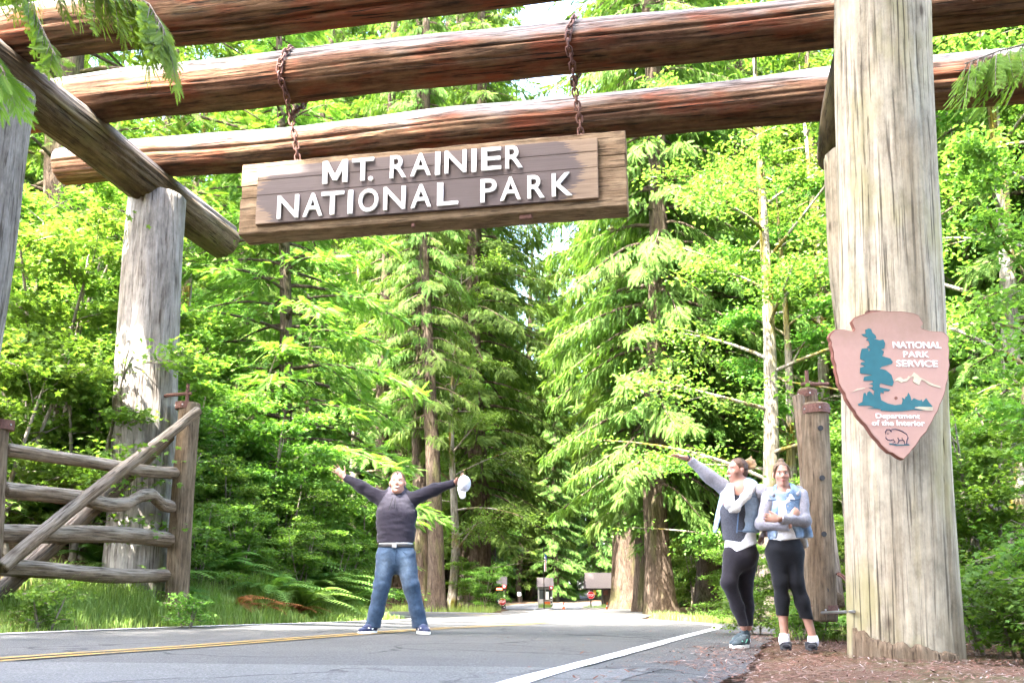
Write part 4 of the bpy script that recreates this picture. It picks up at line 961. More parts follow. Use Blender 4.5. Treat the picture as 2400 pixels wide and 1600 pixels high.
bough([(-6.6, 5.6, 7.4)] + pts((-120, -260, 6.3), (120, -120, 6.3), (260, -40, 6.2), (350, 10, 6.2), (385, 70, 6.1)), 1, 64, 0.60, parent=bl_tree, sc=1.55)
bough([(-6.6, 5.6, 7.2)] + pts((-160, -220, 6.6), (20, -60, 6.6), (70, 0, 6.6), (95, 60, 6.6), (130, 130, 6.5)), 2, 30, 0.36, parent=bl_tree, sc=1.2)
bough([(-6.6, 5.6, 6.6)] + pts((-300, -100, 6.2), (-120, 40, 6.2), (-30, 100, 6.2), (10, 170, 6.1)), 3, 34, 0.5, parent=bl_tree, sc=1.5)
br_tree = plant('cedar_tree', C4, 7.6, 5.6, 0.9, 4.0, 'cedar out of frame whose sprig hangs over the log at the right edge')
br_tree.scale = (1, 1, 1); br_tree.rotation_euler = (0, 0, 0)
for c_ in br_tree.children: c_.scale = (0.42, 0.42, 0.42)
bough([(7.4, 5.6, 6.9)] + pts((2560, 60, 6.4), (2440, 95, 6.4), (2340, 120, 6.3), (2260, 150, 6.3)), 4, 30, 0.5, parent=br_tree, sc=1.3)

# ------------------------------------------------------------------ ferns, shrubs, grass, litter
def fern(seed, n=17, L0=0.85, red=False, lying=1.0):
    r_ = np.random.default_rng(seed); parts = []
    for i in range(n):
        az = i * 2.4 + r_.uniform(-.3, .3); L = L0 * r_.uniform(0.7, 1.1); el = r_.uniform(0.5, 1.2) * lying
        d = np.array([math.cos(az), math.sin(az), 0]); s = np.array([-d[1], d[0], 0]); k = 22; u = np.linspace(0.04, 1, k)
        C = d * (L * (math.cos(el) * u + 0.22 * u ** 2))[:, None] + np.array([0, 0, 1]) * (L * (math.sin(el) * u - 0.62 * u ** 2))[:, None]
        T = unit(np.gradient(C, axis=0)); w = L * 0.15 * np.sin(np.pi * np.clip(u * 0.93 + 0.07, 0, 1)) ** 0.7 + 0.008
        V = []; F = []
        for j in range(k):
            for sg in (-1, 1):
                b = len(V); p = C[j]; tip = p + s * sg * w[j] + T[j] * w[j] * 0.35 + np.array([0, 0, -0.18 * w[j]])
                V += [p - T[j] * 0.012 * L / .8, tip, p + T[j] * 0.018 * L / .8]; F.append((b, b+1, b+2))
        V = np.array(V); vv_ = np.clip(r_.normal(.5, .22), 0, 1); parts.append((V, np.array(F), np.full(len(V), vv_)))
        rv, rf = tube_np(np.concatenate([[[0, 0, -0.01]], C[::4]]), np.linspace(0.006, 0.002, len(C[::4]) + 1) * L0, 3); parts.append((rv, rf, np.full(len(rv), vv_ * 0.6)))
    rv, rf = tube_np([(0, 0, -0.03), (0, 0, 0.02), (0, 0, 0.05)], [0.05 * L0, 0.05 * L0, 0.02 * L0], 6); parts.append((rv, rf, np.full(len(rv), 0.1)))
    V, F, A = merge(parts); me = npmesh('frond', V, F, False, {'var': A}); me.materials.append(M['deadfern' if red else 'fern']); return me
FN = [fern(1), fern(2, 20, 0.95), fern(3, 14, 0.7)]; FD = fern(4, 14, 0.62, True, 0.75)
r_ = np.random.default_rng(77)
def put_fern(x, y, s, k, label, group):
    o = link('fern', FN[k] if k < 3 else FD, None, None, (x, y, gz1(x, y) + 0.02), (0, 0, r_.uniform(0, 6.28))); o.scale = (s, s, s); tag(o, label, 'fern', group)
nf = 0
for y in np.arange(11.9, 18.8, 0.55):
    xe = float(np.interp(y, LEs[:120, 1], LEs[:120, 0]))
    for dd in (1.05, 1.5, 2.0, 2.6, 3.2, 3.9):
        x = xe - dd + r_.uniform(-.2, .2); yy = y + r_.uniform(-.25, .25)
        if abs(x + 3.75) < 0.55 and abs(yy - 13.2) < 0.6 and dd < 1.6: continue
        put_fern(x, yy, r_.uniform(0.9, 1.25) * (0.85 + 0.16 * dd), int(r_.integers(0, 3)), 'green sword fern on the sloping bank ' + ('beside the silver back post' if x / yy < -0.34 else 'just right of the gate' if x / yy < -0.27 else 'midway between the gate and the man' if x / yy < -0.2 else 'behind the man\'s legs'), 'sword ferns on the left bank')
for x, y, s in ((-3.85, 13.0, 1.15), (-3.55, 13.35, 1.0), (-3.2, 14.1, 0.8)):
    put_fern(x, y, s, 3, 'withered rust red fern low on the bank left of the man', 'withered ferns on the bank')
for x, y in ((6.0, 9.0), (6.6, 10.2), (5.2, 11.4), (4.9, 13.0), (6.4, 12.0), (7.2, 13.5), (5.6, 15.0)):
    put_fern(x, y, r_.uniform(0.7, 1.0), int(r_.integers(0, 3)), 'sword fern in the undergrowth right of the big post', 'sword ferns on the right')

sh = [(-3.6, 17.0, V2, .75), (-4.4, 16.0, V2, .85), (-3.0, 18.4, V2, .7), (-5.6, 15.2, V1, .8), (-6.2, 17.5, V1, .95), (-7.4, 16.2, V1, .95), (-9.2, 15.6, V1, 1.1), (-8.9, 18.2, V1, 1.0), (-5.2, 20.0, V1, .9), (-4.0, 19.2, V2, .9)]
for y_, dd_, s_ in ((12.2, 1.6, .42), (12.6, 2.5, .55), (13.2, 1.5, .38), (13.6, 2.4, .55), (14.2, 1.6, .42), (14.8, 2.3, .5), (15.2, 1.3, .38), (15.8, 1.9, .5), (16.4, 1.2, .38), (16.9, 1.9, .5), (17.4, 1.1, .4), (13.0, 3.4, .65), (14.4, 3.3, .65), (16.0, 3.0, .65), (18.2, 1.3, .45)):
    sh.append((float(np.interp(y_, LEs[:120, 1], LEs[:120, 0])) - dd_, y_, V2, s_))
for i, (x, y, p, s) in enumerate(sh):
    plant('leafy_shrub', p, x, y, s, i * 1.3, ('low leafy shrub among the ferns on the bank ' if i >= 10 else 'tall leafy shrub above the fern bank ') + ('just right of the gate' if x / y < -0.29 else 'midway between the gate and the man' if x / y < -0.20 else 'close behind the man on his left'), 'shrub', 'leafy shrubs on the left bank')
sh = [(4.6, 17.4, V2, .5), (5.6, 16.2, V2, .55), (6.6, 18.0, V1, .75), (7.8, 17.0, V1, .8), (7.0, 14.6, V1, .8), (8.4, 13.0, V1, .95), (9.6, 15.2, V1, 1.05), (5.6, 23.5, V2, .6), (-4.5, 27.2, V2, .5), (-6.5, 29.0, V2, .7), (-0.9, 30.5, V2, .45), (-1.6, 33.5, V2, .6), (-8.5, 31, V1, .8), (6.6, 33, V1, .7)]
for i, (x, y, p, s) in enumerate(sh):
    plant('leafy_shrub', p, x, y, s, i * 1.7, 'leafy green shrub under the trees ' + ('beyond the curve left of the huts' if x < 0 else 'behind the two women' if x / y < 0.36 else 'right of the big grey post'), 'shrub', 'leafy shrubs under the trees')
lows = [(at(120, 1420, 9.4), 'pale leafy seedling in the grass near the left edge', .42), (at(430, 1405, 10.6), 'broad leafed yellow green plant in the grass in front of the gate post', .34)]
for p, lb, s in lows: plant('verge_plant', V3, p.x, p.y, s, p.x * 3, lb, 'plant', 'leafy plants in the left verge')
for x, y, s in ((4.15, 7.6, .5), (4.25, 7.05, .55), (4.55, 7.5, .75), (3.95, 6.75, .35), (4.9, 8.4, .9), (4.5, 8.6, .8), (3.45, 10.6, .45), (3.2, 10.2, .35), (3.0, 11.6, .5), (3.7, 11.8, .6)):
    plant('verge_plant', V3, x, y, s, x * 5, 'low leafy plant growing on the litter around the foot of the big post' if y < 9 else 'low leafy plant in the grass behind the two women', 'plant', 'low plants by the big post' if y < 9 else 'low plants behind the women')

def blades(n, sampler, hmin, hmax, seed, name, label):
    r_ = np.random.default_rng(seed); X, Y, Hs = sampler(r_, n); n = len(X); Z = gz(X, Y) - 0.02
    hh = r_.uniform(hmin, hmax, n) * Hs; az = r_.uniform(0, 6.28, n); lean = r_.uniform(0.1, 0.75, n) * hh; w = r_.uniform(0.0025, 0.006, n)
    dx, dy = np.cos(az), np.sin(az); sx, sy = -dy, dx
    b = np.stack([X, Y, Z], 1); s = np.stack([sx * w, sy * w, 0 * w], 1); d = np.stack([dx, dy, 0 * dx], 1)
    p1 = b + d * (lean * 0.3)[:, None]; p1[:, 2] += hh * 0.62; p2 = b + d * lean[:, None]; p2[:, 2] += hh * 0.92
    V = np.stack([b - s, b + s, p1 + s * 0.85, p1 - s * 0.85, p2], 1).reshape(-1, 3)
    o = np.arange(n)[:, None] * 5
    var = np.repeat(np.clip(r_.normal(0.5, 0.28, n), 0, 1), 5)
    me = npmesh(name, V, [o + np.array([[0, 1, 2, 3]]), o + np.array([[3, 2, 4]])], False, {'var': var})
    return tag(link(name, me, M['grass']), label, 'grass', kind='stuff')
def verge_left(r_, n):
    i = r_.integers(50, 118, n); P = LEs[i]; T = LEs[i + 1] - LEs[i]; N = np.stack([-T[:, 1], T[:, 0]], 1) / 0.25
    d = r_.uniform(0.06, 1.0, n) ** 0.9 * 1.15; X = P[:, 0] + N[:, 0] * d + r_.normal(0, .1, n); Y = P[:, 1] + N[:, 1] * d + r_.normal(0, .1, n)
    cl = vnoise(X * 1.6, Y * 1.6, X * 0) * 0.5 + 0.75
    return X, Y, np.clip(0.35 + d * 0.9, 0, 1.15) * cl
blades(40000, verge_left, 0.14, 0.46, 5, 'verge_grass', 'long bright grass on the left verge below the gate')
def verge_right(r_, n):
    X = r_.uniform(3.2, 7.5, n); Y = r_.uniform(10.5, 22, n); d, s = poly_side(X, Y, RE); k = (s < 0) & (d > 1.1); X, Y = X[k], Y[k]
    k = vnoise(X * 0.8, Y * 0.8, X * 0) > -0.25; X, Y = X[k], Y[k]; return X, Y, np.full(len(X), 0.7) * (vnoise(X * 2, Y * 2, X * 0) * .5 + .8)
blades(30000, verge_right, 0.10, 0.30, 6, 'verge_grass', 'short grass behind the two women on the right verge')
def verge_far(r_, n):
    X = r_.uniform(-9, -0.2, n); Y = r_.uniform(24.5, 40, n); d, s = poly_side(X, Y, RE); k = (s < 0) & (d > 0.9) & (X < np.interp(Y, KL[:, 1], KL[:, 0]) - 0.3); X, Y = X[k], Y[k]; return X, Y, np.clip(vnoise(X * 1.2, Y * 1.2, X * 0) * 1.1 + 0.75, 0.1, 1.6)
blades(14000, verge_far, 0.05, 0.26, 8, 'verge_grass', 'grass round the foot of the trunks beyond the curve')
# needle litter and twigs on the right shoulder
def litter(n, seed):
    r_ = np.random.default_rng(seed); X = r_.uniform(-0.2, 5.2, n); Y = r_.uniform(4.2, 12.5, n)
    d, s = poly_side(X, Y, RE); edge = 0.8 + 0.5 * vnoise(X * 1.3, Y * 1.3, X * 0); k = ((s < 0) & ((d > edge) | ((d > 0.15) & (r_.random(n) < 0.14)))) | (r_.random(n) < 0.015); X, Y = X[k], Y[k]; n = len(X)
    a = r_.uniform(0, 6.28, n); L = r_.uniform(0.008, 0.036, n); w = r_.uniform(0.0012, 0.003, n); w = np.where(r_.random(n) < .22, w * 2.5, w); z = gz(X, Y) + 0.004 + r_.uniform(0, 0.006, n)
    dx, dy = np.cos(a), np.sin(a); c = np.stack([X, Y, z], 1); d3 = np.stack([dx * L, dy * L, r_.normal(0, .12, n) * L], 1); s3 = np.stack([-dy * w, dx * w, 0 * w], 1)
    V = np.stack([c - d3 - s3, c - d3 + s3, c + d3 + s3, c + d3 - s3], 1).reshape(-1, 3); o = np.arange(n)[:, None] * 4
    me = npmesh('needle_litter', V, [o + np.array([[0, 1, 2, 3]])], False, {'var': np.repeat(r_.random(n), 4)})
    t = NT('needle_litter'); t.out(t.ramp(t.attr('var'), [(0.0, (0.0700, 0.0315, 0.0210)), (0.5, (0.1610, 0.0735, 0.0490)), (0.8, (0.2100, 0.1330, 0.1050)), (1.0, (0.3150, 0.2660, 0.2380))]), 0.9, 0.1)
    return tag(link('needle_litter', me, t.m), 'reddish brown needle litter on the right shoulder', 'litter', kind='stuff')
litter(42000, 9)

# ------------------------------------------------------------------ checkpoint huts, signs and cones far down the road
t = NT('wood_shingle'); n = t.noise(9, t.coord('Object', (1, 1, 4)), 4); rn = t.objrand(); t.out(t.mix(n, (0.0810, 0.0675, 0.0621), (0.1458, 0.1269, 0.1188)), 0.85, 0.2); M['shingle'] = t.m
M['hut'] = plain('hut_boards', (0.050, 0.036, 0.030), 0.8, var=0.3); M['glass'] = plain('hut_window', (0.05, 0.06, 0.06), 0.15, 0.6)
M['palewall'] = plain('pale_hut_wall', (0.2940, 0.2800, 0.2590), 0.8)
t = NT('red_lamp'); t.out((0.5, 0.03, 0.03), 0.3, 0.4); t.b.inputs['Emission Color'].default_value = (1, 0.10, 0.08, 1); t.b.inputs['Emission Strength'].default_value = 0.6; M['redlamp'] = t.m
t = NT('open_sign_tube'); t.out((0.7, 0.2, 0.05), 0.4, 0.4); t.b.inputs['Emission Color'].default_value = (1, 0.45, 0.2, 1); t.b.inputs['Emission Strength'].default_value = 0.5; M['neon'] = t.m
YK = 100.0
def kp(px, py, Y=YK): return at(px, py, Y)
def roof(parent, x0, x1, z0, z1, dep, courses=9):
    """two slopes of shingle courses; ridge runs left to right"""
    rf = MB().prism([(0, 0), (0, 0.001), (0.001, 0.001)], 0, 0.001)
    base = MB()
    V = [(x0, 0, z0), (x1, 0, z0), (x1, dep / 2, z1), (x0, dep / 2, z1), (x0, dep, z0), (x1, dep, z0)]
    base.add(V, [(0, 1, 2, 3), (3, 2, 5, 4), (0, 3, 4), (1, 5, 2), (0, 4, 5, 1)])
    r = base.build('roof', M['hut'], parent)
    sl = math.atan2(z1 - z0, dep / 2); Ls = math.hypot(z1 - z0, dep / 2) / courses
    n = max(8, int((x1 - x0) / 0.17))
    for side in (0, 1):
        for c in range(courses):
            mm = MB()
            for i in range(n):
                w = (x1 - x0) / n; off = (c % 2) * 0.5
                xa = x0 + (i + off * 0.9) * w; xb = min(xa + w * 0.95, x1 + 0.02)
                f = (c + 0.5) / courses; yy = f * dep / 2; zz = z0 + f * (z1 - z0)
                rot = Matrix.Rotation(sl, 4, 'X')
                p = (0.5 * (xa + xb), yy, zz + 0.022)
                if side: p = (p[0], dep - p[1], p[2]); rot = Matrix.Rotation(-sl, 4, 'X')
                mm.box(p, (xb - xa, Ls * 1.08, 0.02 + 0.01 * ((i * 7 + c * 3) % 3)), rot)
            o = mm.build('shingle_course', M['shingle'], r); o['kind'] = 'stuff'
    return r
def hut(px0, px1, py_top, py_eave, py_base, label, Y=YK, dep=2.2, wall=None, inset=0.12, openbelow=False):
    a = kp(px0, py_eave, Y); b = kp(px1, py_eave, Y); zt = kp(px0, py_top, Y).z; zb = gz1((a.x + b.x) / 2, Y)
    h = empty('checkpoint_hut', (a.x, Y, zb)); tag(h, label, 'hut', 'checkpoint huts down the road'); w = b.x - a.x; ze = a.z - zb
    roof(h, 0, w, ze, zt - zb, dep)
    wm = wall or M['hut']
    if not openbelow:
        MB().box((w / 2, inset + 0.03, 0.50), (w - 2 * inset, 0.06, 1.0)).build('wall', wm, h); MB().box((w / 2, inset + 0.03, ze - 0.12), (w - 2 * inset, 0.06, 0.24)).build('wall', wm, h)
        for x in (inset + 0.03, w - inset - 0.03): MB().box((x, dep / 2, ze / 2), (0.06, dep - 2 * inset - 0.14, ze - 0.01)).build('wall', wm, h)
        MB().box((w / 2, dep - inset - 0.03, ze / 2), (w - 2 * inset, 0.06, ze - 0.02)).build('wall', wm, h)
        for x in (inset + 0.06, w / 2, w - inset - 0.06): MB().box((x, inset + 0.02, (1.0 + ze - 0.24) / 2), (0.09, 0.09, ze - 1.24)).build('window_frame', wm, h)
        g = MB().box((w / 2, inset + 0.06, (1.0 + ze - 0.24) / 2), (w - 2 * inset - 0.1, 0.01, ze - 1.25)).build('window', M['glass'], h)
    return h, w, ze
h1, w1, z1_ = hut(1149, 1188, 1350, 1372, 1421, 'small dark hut with an orange open sign, leftmost down the road')
fit_text('open_sign', 'OPEN', w1 * 0.38, w1 * 0.70, z1_ - 0.42, z1_ - 0.24, 0.03, M['neon'], h1, 0.03, 0.02)
MB().box((w1 * 0.54, 0.07, z1_ - 0.33), (w1 * 0.42, 0.02, 0.30)).build('sign_panel', M['orange'], h1)
for k, x in enumerate((0.30, 0.52)): MB().box((w1 * x, 0.09, 0.85), (0.28, 0.02, 0.22)).build('notice', plain('blue_notice', (0.05, 0.16, 0.30), 0.5) if k else M['black'], h1)
h2, w2, z2_ = hut(1259, 1298, 1353, 1375, 1423, 'sunlit pale hut in the middle of the checkpoint road', wall=M['palewall'])
MB().box((w2 * 0.60, 0.0, 0.42), (0.62, 0.12, 0.62)).build('barrier_panel', M['orange'], h2)
MB().box((w2 * 0.60, 0.05, z2_ - 0.9), (0.32, 0.02, 0.85)).build('notice', M['white'], h2)
h3, w3, z3_ = hut(1373, 1457, 1341, 1378, 1423, 'wide shingle roofed booth right of the stop sign', dep=3.4, openbelow=True)
for x in (0.55, 2.05, w3 - 0.5): MB().box((x, 0.45, z3_ / 2), (0.16, 0.16, z3_ - 0.02)).build('post', M['hut'], h3)
MB().box((w3 * 0.74, 1.7, z3_ / 2), (w3 * 0.5, 1.9, z3_ - 0.03)).build('wall', plain('brown_booth_wall', (0.10, 0.075, 0.055), 0.8), h3)
MB().box((w3 / 2, 0.12, z3_ - 0.09), (w3 - 0.1, 0.10, 0.16)).build('fascia', M['hut'], h3)
MB().box((2.15, 0.34, z3_ - 0.45), (0.5, 0.04, 0.5)).build('notice', plain('brown_sign', (0.13, 0.05, 0.035), 0.6), h3)
MB().box((0.98, 0.30, z3_ - 0.40), (0.28, 0.10, 0.62)).build('yellow_box', M['yellow'], h3)
def octagon(px, py, Y, d, label, pole=True):
    c = kp(px, py, Y); zb = gz1(c.x, Y); s = empty('stop_sign', (c.x, Y, zb)); tag(s, label, 'stop sign', 'stop signs at the checkpoint'); zc = c.z - zb
    def octp(r): return [(r * math.cos(R(22.5 + 45 * k)), zc + r * math.sin(R(22.5 + 45 * k))) for k in range(8)]
    rr = d / 2 / math.cos(R(22.5))
    MB().prism(octp(rr), 0.0, 0.012).build('border', M['white'], s); MB().prism(octp(rr * 0.93), -0.005, -0.001).build('face', M['red'], s)
    fit_text('lettering', 'STOP', -d * 0.38, d * 0.38, zc - d * 0.17, zc + d * 0.17, -0.008, M['white'], s, 0.005, 0.02)
    MB().box((0.0, 0.05, (zc + d * 0.4) / 2), (0.10, 0.07, zc + d * 0.4)).build('pole', M['darkbrown'], s)
    return s
octagon(1385, 1394, 98.5, 0.76, 'red octagonal stop sign under the wide shingle roof')
octagon(1177, 1409, 98.0, 0.78, 'red stop sign below the lamps of the hut with the open sign')
def lamp(px, py, Y, label, lens='redlamp'):
    c = kp(px, py, Y); zb = gz1(c.x, Y); s = empty('signal_lamp', (c.x, Y, zb)); tag(s, label, 'signal', 'signal lamps at the checkpoint'); z = c.z - zb
    MB().box((0, 0.06, z), (0.42, 0.10, 0.42)).build('housing', M['red'], s, bevel=0.03)
    MB().lathe([(0.01, 0), (0.13, 0), (0.11, 0.03), (0.01, 0.045)], 20).build('lens', M['white'], s, loc=(0, 0.01, z), rot=(R(90), 0, 0))
    MB().box((0, 0.14, z / 2), (0.12, 0.06, z)).build('pole', M['darkbrown'], s)
    z2 = kp(px, py + 23, Y).z - zb
    MB().lathe([(0.01, 0), (0.12, 0), (0.10, 0.02), (0.01, 0.03)], 20).build('reflector', M['white'], s, loc=(0, 0.10, z2), rot=(R(90), 0, 0))
    for k in range(5): MB().box((0, 0.105, 0.18 + k * 0.17), (0.122, 0.012, 0.08)).build('stripe', M['white'] if k % 2 == 0 else M['black'], s)
lamp(1182, 1374, 98.3, 'red signal lamp with white lens on the hut with the open sign')
lamp(1292, 1377, 98.3, 'red signal lamp with white lens on the sunlit middle hut')
def cone(px, py, Y, label):
    c = kp(px, py, Y); zb = gz1(c.x, Y); s = empty('traffic_cone', (c.x, Y, zb)); tag(s, label, 'cone', 'traffic cones at the checkpoint')
    MB().box((0, 0, 0.02), (0.38, 0.38, 0.04)).build('base', M['orange'], s); MB().lathe([(0.15, 0.035), (0.11, 0.26)], 20).build('lower_cone', M['orange'], s)
    MB().lathe([(0.11, 0.262), (0.085, 0.44)], 20).build('white_collar', M['white'], s); MB().lathe([(0.085, 0.442), (0.045, 0.70)], 20).build('upper_cone', M['orange'], s)
cone(1321, 1422, 97.0, 'orange traffic cone on the asphalt between the huts'); cone(1423, 1424, 95.0, 'orange traffic cone below the right end of the shingle roof')
c = kp(1274, 1422, 99); fp = empty('flagpole', (c.x, 97.5, gz1(c.x, 97.5))); tag(fp, 'thin dark flagpole in front of the sunlit middle hut', 'flagpole')
MB().tube([(0, 0, 0), (0, 0, 3.4), (0, 0, 6.6)], [0.06, 0.05, 0.035], 10).build('pole', M['darkbrown'], fp)
fl_ = MB(); 
for k, (mt, x0, x1) in enumerate((('white', 0.04, 0.13), ('red', 0.13, 0.20), ('white', 0.20, 0.26))):
    MB().prism([(x0, 3.9), (x1, 3.85), (x1 - 0.01, 5.3), (x0, 5.45)], -0.03 - 0.01 * k, 0.03).build('flag_fold', M[mt], fp)
MB().prism([(0.20, 4.9), (0.34, 4.8), (0.30, 5.6), (0.05, 5.8)], -0.045, 0.045).build('flag_fold', plain('flag_blue', (0.03, 0.05, 0.20), 0.8), fp)
c = kp(1217, 1391, 110); sg = empty('square_notice', (c.x, 110, gz1(c.x, 110))); tag(sg, 'small white square notice on a post between the two huts', 'sign'); zc = c.z - sg.location.z
MB().box((0, 0, zc), (0.42, 0.02, 0.42)).build('face', M['white'], sg, bevel=0.004); MB().lathe([(0.05, 0), (0.12, 0.0), (0.12, 0.01), (0.05, 0.01)], 20).build('symbol', M['plaqueedge'], sg, loc=(0, -0.012, zc), rot=(R(90), 0, 0)); MB().box((0, 0.03, zc / 2), (0.06, 0.04, zc)).build('post', M['darkbrown'], sg)
# grassy islands under the signs
def isl(cx, cy, rx, ry, name, label):
    prof = []; n = 28
    m = MB(); V = [(cx + rx * math.cos(a), cy + ry * math.sin(a), gz1(cx, cy) - 0.05) for a in np.linspace(0, 2*np.pi, n, endpoint=False)] + [(cx + rx * math.cos(a), cy + ry * math.sin(a), gz1(cx, cy) + 0.13) for a in np.linspace(0, 2*np.pi, n, endpoint=False)]
    m.add(V, [(i, (i+1) % n, (i+1) % n + n, i + n) for i in range(n)] + [tuple(range(n, 2*n))]); o = m.build(name, M['kerb']); tag(o, kind='structure')
    def smp(r_, k): a = r_.uniform(0, 6.28, k); q = np.sqrt(r_.random(k)); return cx + rx*.95*q*np.cos(a), cy + ry*.95*q*np.sin(a), np.ones(k)
    blades(1500, smp, 0.25, 0.7, 12, 'island_grass', label)
k3 = kp(1400, 1423, 98.5); isl(k3.x + 0.3, 99, 2.0, 1.2, 'kerb_island', 'grass on the kerbed island under the stop sign')
k2 = kp(1278, 1423, 98.5); isl(k2.x, 98.6, 0.75, 0.8, 'kerb_island', 'grass on the kerbed island before the middle hut')

# ------------------------------------------------------------------ people: smooth blended bodies
class Sdf:
    def __init__(s, h=0.007): s.ops = []; s.h = h; s.lo = np.full(3, 1e9); s.hi = np.full(3, -1e9)
    def _bb(s, lo, hi): s.lo = np.minimum(s.lo, lo); s.hi = np.maximum(s.hi, hi)
    def cone(s, a, b, ra, rb, k=0.02, sq=None, f=1.0, sub=False):
        """round cone from a to b; sq/f flattens it along the direction sq by factor f"""
        a = np.array(tuple(a), float); b = np.array(tuple(b), float); m = max(ra, rb)
        if not sub: s._bb(np.minimum(a, b) - m - 0.03, np.maximum(a, b) + m + 0.03)
        s.ops.append(('cone', a, b, ra, rb, k, None if sq is None else unit(np.array(tuple(sq), float)), f, sub)); return s
    def chain(s, P, r, k=0.02, **kw):
        for i in range(len(P) - 1): s.cone(P[i], P[i+1], r[i], r[i+1], k, **kw)
        return s
    def ell(s, c, rad, Rm=None, k=0.015, sub=False):
        c = np.array(tuple(c), float); rad = np.array(rad, float); m = rad.max()
        if not sub: s._bb(c - m - 0.03, c + m + 0.03)
        s.ops.append(('ell', c, rad, np.eye(3) if Rm is None else Rm, k, sub)); return s
    def cut(s, p, n, k=0.004):
        s.ops.append(('cut', np.array(tuple(p), float), unit(np.array(tuple(n), float)), k)); return s
    def fold(s, amp, freq, seed=0):
        s.ops.append(('fold', amp, np.array(freq, float), seed)); return s
    def field(s):
        h = s.h; n = np.ceil((s.hi - s.lo) / h).astype(int) + 1
        ax = [s.lo[i] + h * np.arange(n[i]) for i in range(3)]
        D = np.full(n, 1.0, dtype=np.float32)
        def sub_box(lo, hi):
            i0 = np.clip(np.floor((lo - s.lo) / h).astype(int), 0, n); i1 = np.clip(np.ceil((hi - s.lo) / h).astype(int) + 1, 0, n)
            sl = tuple(slice(i0[i], i1[i]) for i in range(3))
            g = np.meshgrid(*[ax[i][sl[i]] for i in range(3)], indexing='ij'); return sl, np.stack(g, -1).astype(np.float32)
        for op in s.ops:
            if op[0] == 'cone':
                _, a, b, ra, rb, k, sq, f, sb = op; m = max(ra, rb) + k + 0.05
                sl, p = sub_box(np.minimum(a, b) - m, np.maximum(a, b) + m)
                if p.size == 0: continue
                ab = b - a; L2 = ab @ ab + 1e-12
                if sq is not None:
                    q = p - a; e = q @ sq; eb = ab @ sq; t = np.clip((q @ ab) / L2, 0, 1)
                    dv = q - t[..., None] * ab; de = dv @ sq; dv = dv + (de * (1 / f - 1))[..., None] * sq
                    d = (np.linalg.norm(dv, axis=-1) - (ra + (rb - ra) * t)) * (f ** 0.5 if f < 1 else 1)
                else:
                    q = p - a; t = np.clip((q @ ab) / L2, 0, 1); d = np.linalg.norm(q - t[..., None] * ab, axis=-1) - (ra + (rb - ra) * t)
            elif op[0] == 'ell':
                _, c, rad, Rm, k, sb = op; m = rad.max() + k + 0.05
                sl, p = sub_box(c - m, c + m)
                if p.size == 0: continue
                q = (p - c) @ Rm; kk = np.linalg.norm(q / rad, axis=-1); k2 = np.linalg.norm(q / (rad * rad), axis=-1) + 1e-9; d = kk * (kk - 1) / k2
            elif op[0] == 'cut':
                _, c, nn, k = op; g = np.meshgrid(*ax, indexing='ij'); d = (g[0]-c[0])*nn[0] + (g[1]-c[1])*nn[1] + (g[2]-c[2])*nn[2]; D = np.maximum(D, d.astype(np.float32)); continue
            else:
                _, amp, fr, sd = op; m = np.abs(D) < 0.05; ii = np.nonzero(m); P = [ax[i][ii[i]] for i in range(3)]
                D[m] += amp * vnoise(P[0]*fr[0]+sd, P[1]*fr[1]+sd*2, P[2]*fr[2]+sd*3) + amp * 0.5 * vnoise(P[0]*fr[0]*2.3+sd, P[1]*fr[1]*2.3, P[2]*fr[2]*2.3); continue
            cur = D[sl]
            if sb: hh = np.clip(0.5 - 0.5 * (cur + d) / k, 0, 1); D[sl] = cur * (1 - hh) - d * hh + k * hh * (1 - hh)
            else: hh = np.clip(0.5 + 0.5 * (d - cur) / k, 0, 1); D[sl] = d * (1 - hh) + cur * hh - k * hh * (1 - hh)
        return D
    def mesh(s, name, col=None):
        D = s.field(); h = s.h
        D[0] = D[-1] = 1; D[:, 0] = D[:, -1] = 1; D[:, :, 0] = D[:, :, -1] = 1
        S = D < 0; nx, ny, nz_ = D.shape
        cnt = np.zeros((nx-1, ny-1, nz_-1), dtype=np.int8)
        for i in (0, 1):
            for j in (0, 1):
                for k in (0, 1): cnt += S[i:nx-1+i, j:ny-1+j, k:nz_-1+k]
        act = (cnt > 0) & (cnt < 8); I = np.stack(np.nonzero(act), 1); idm = np.full(act.shape, -1, dtype=np.int32); idm[act] = np.arange(len(I))
        cor = {}
        for i in (0, 1):
            for j in (0, 1):
                for k in (0, 1): cor[(i, j, k)] = D[I[:, 0]+i, I[:, 1]+j, I[:, 2]+k]
        acc = np.zeros((len(I), 3)); num = np.zeros(len(I))
        for a in range(3):
            for u in (0, 1):
                for v in (0, 1):
                    c0 = [0, 0, 0]; o = [q for q in range(3) if q != a]; c0[o[0]] = u; c0[o[1]] = v; c1 = list(c0); c1[a] = 1
                    d0, d1 = cor[tuple(c0)], cor[tuple(c1)]; m = (d0 < 0) != (d1 < 0); t = d0[m] / (d0[m] - d1[m])
                    p = np.tile(np.array(c0, float), (m.sum(), 1)); p[:, a] = t; acc[m] += p; num[m] += 1
        V = s.lo + h * (I + acc / num[:, None])
        Fs = []
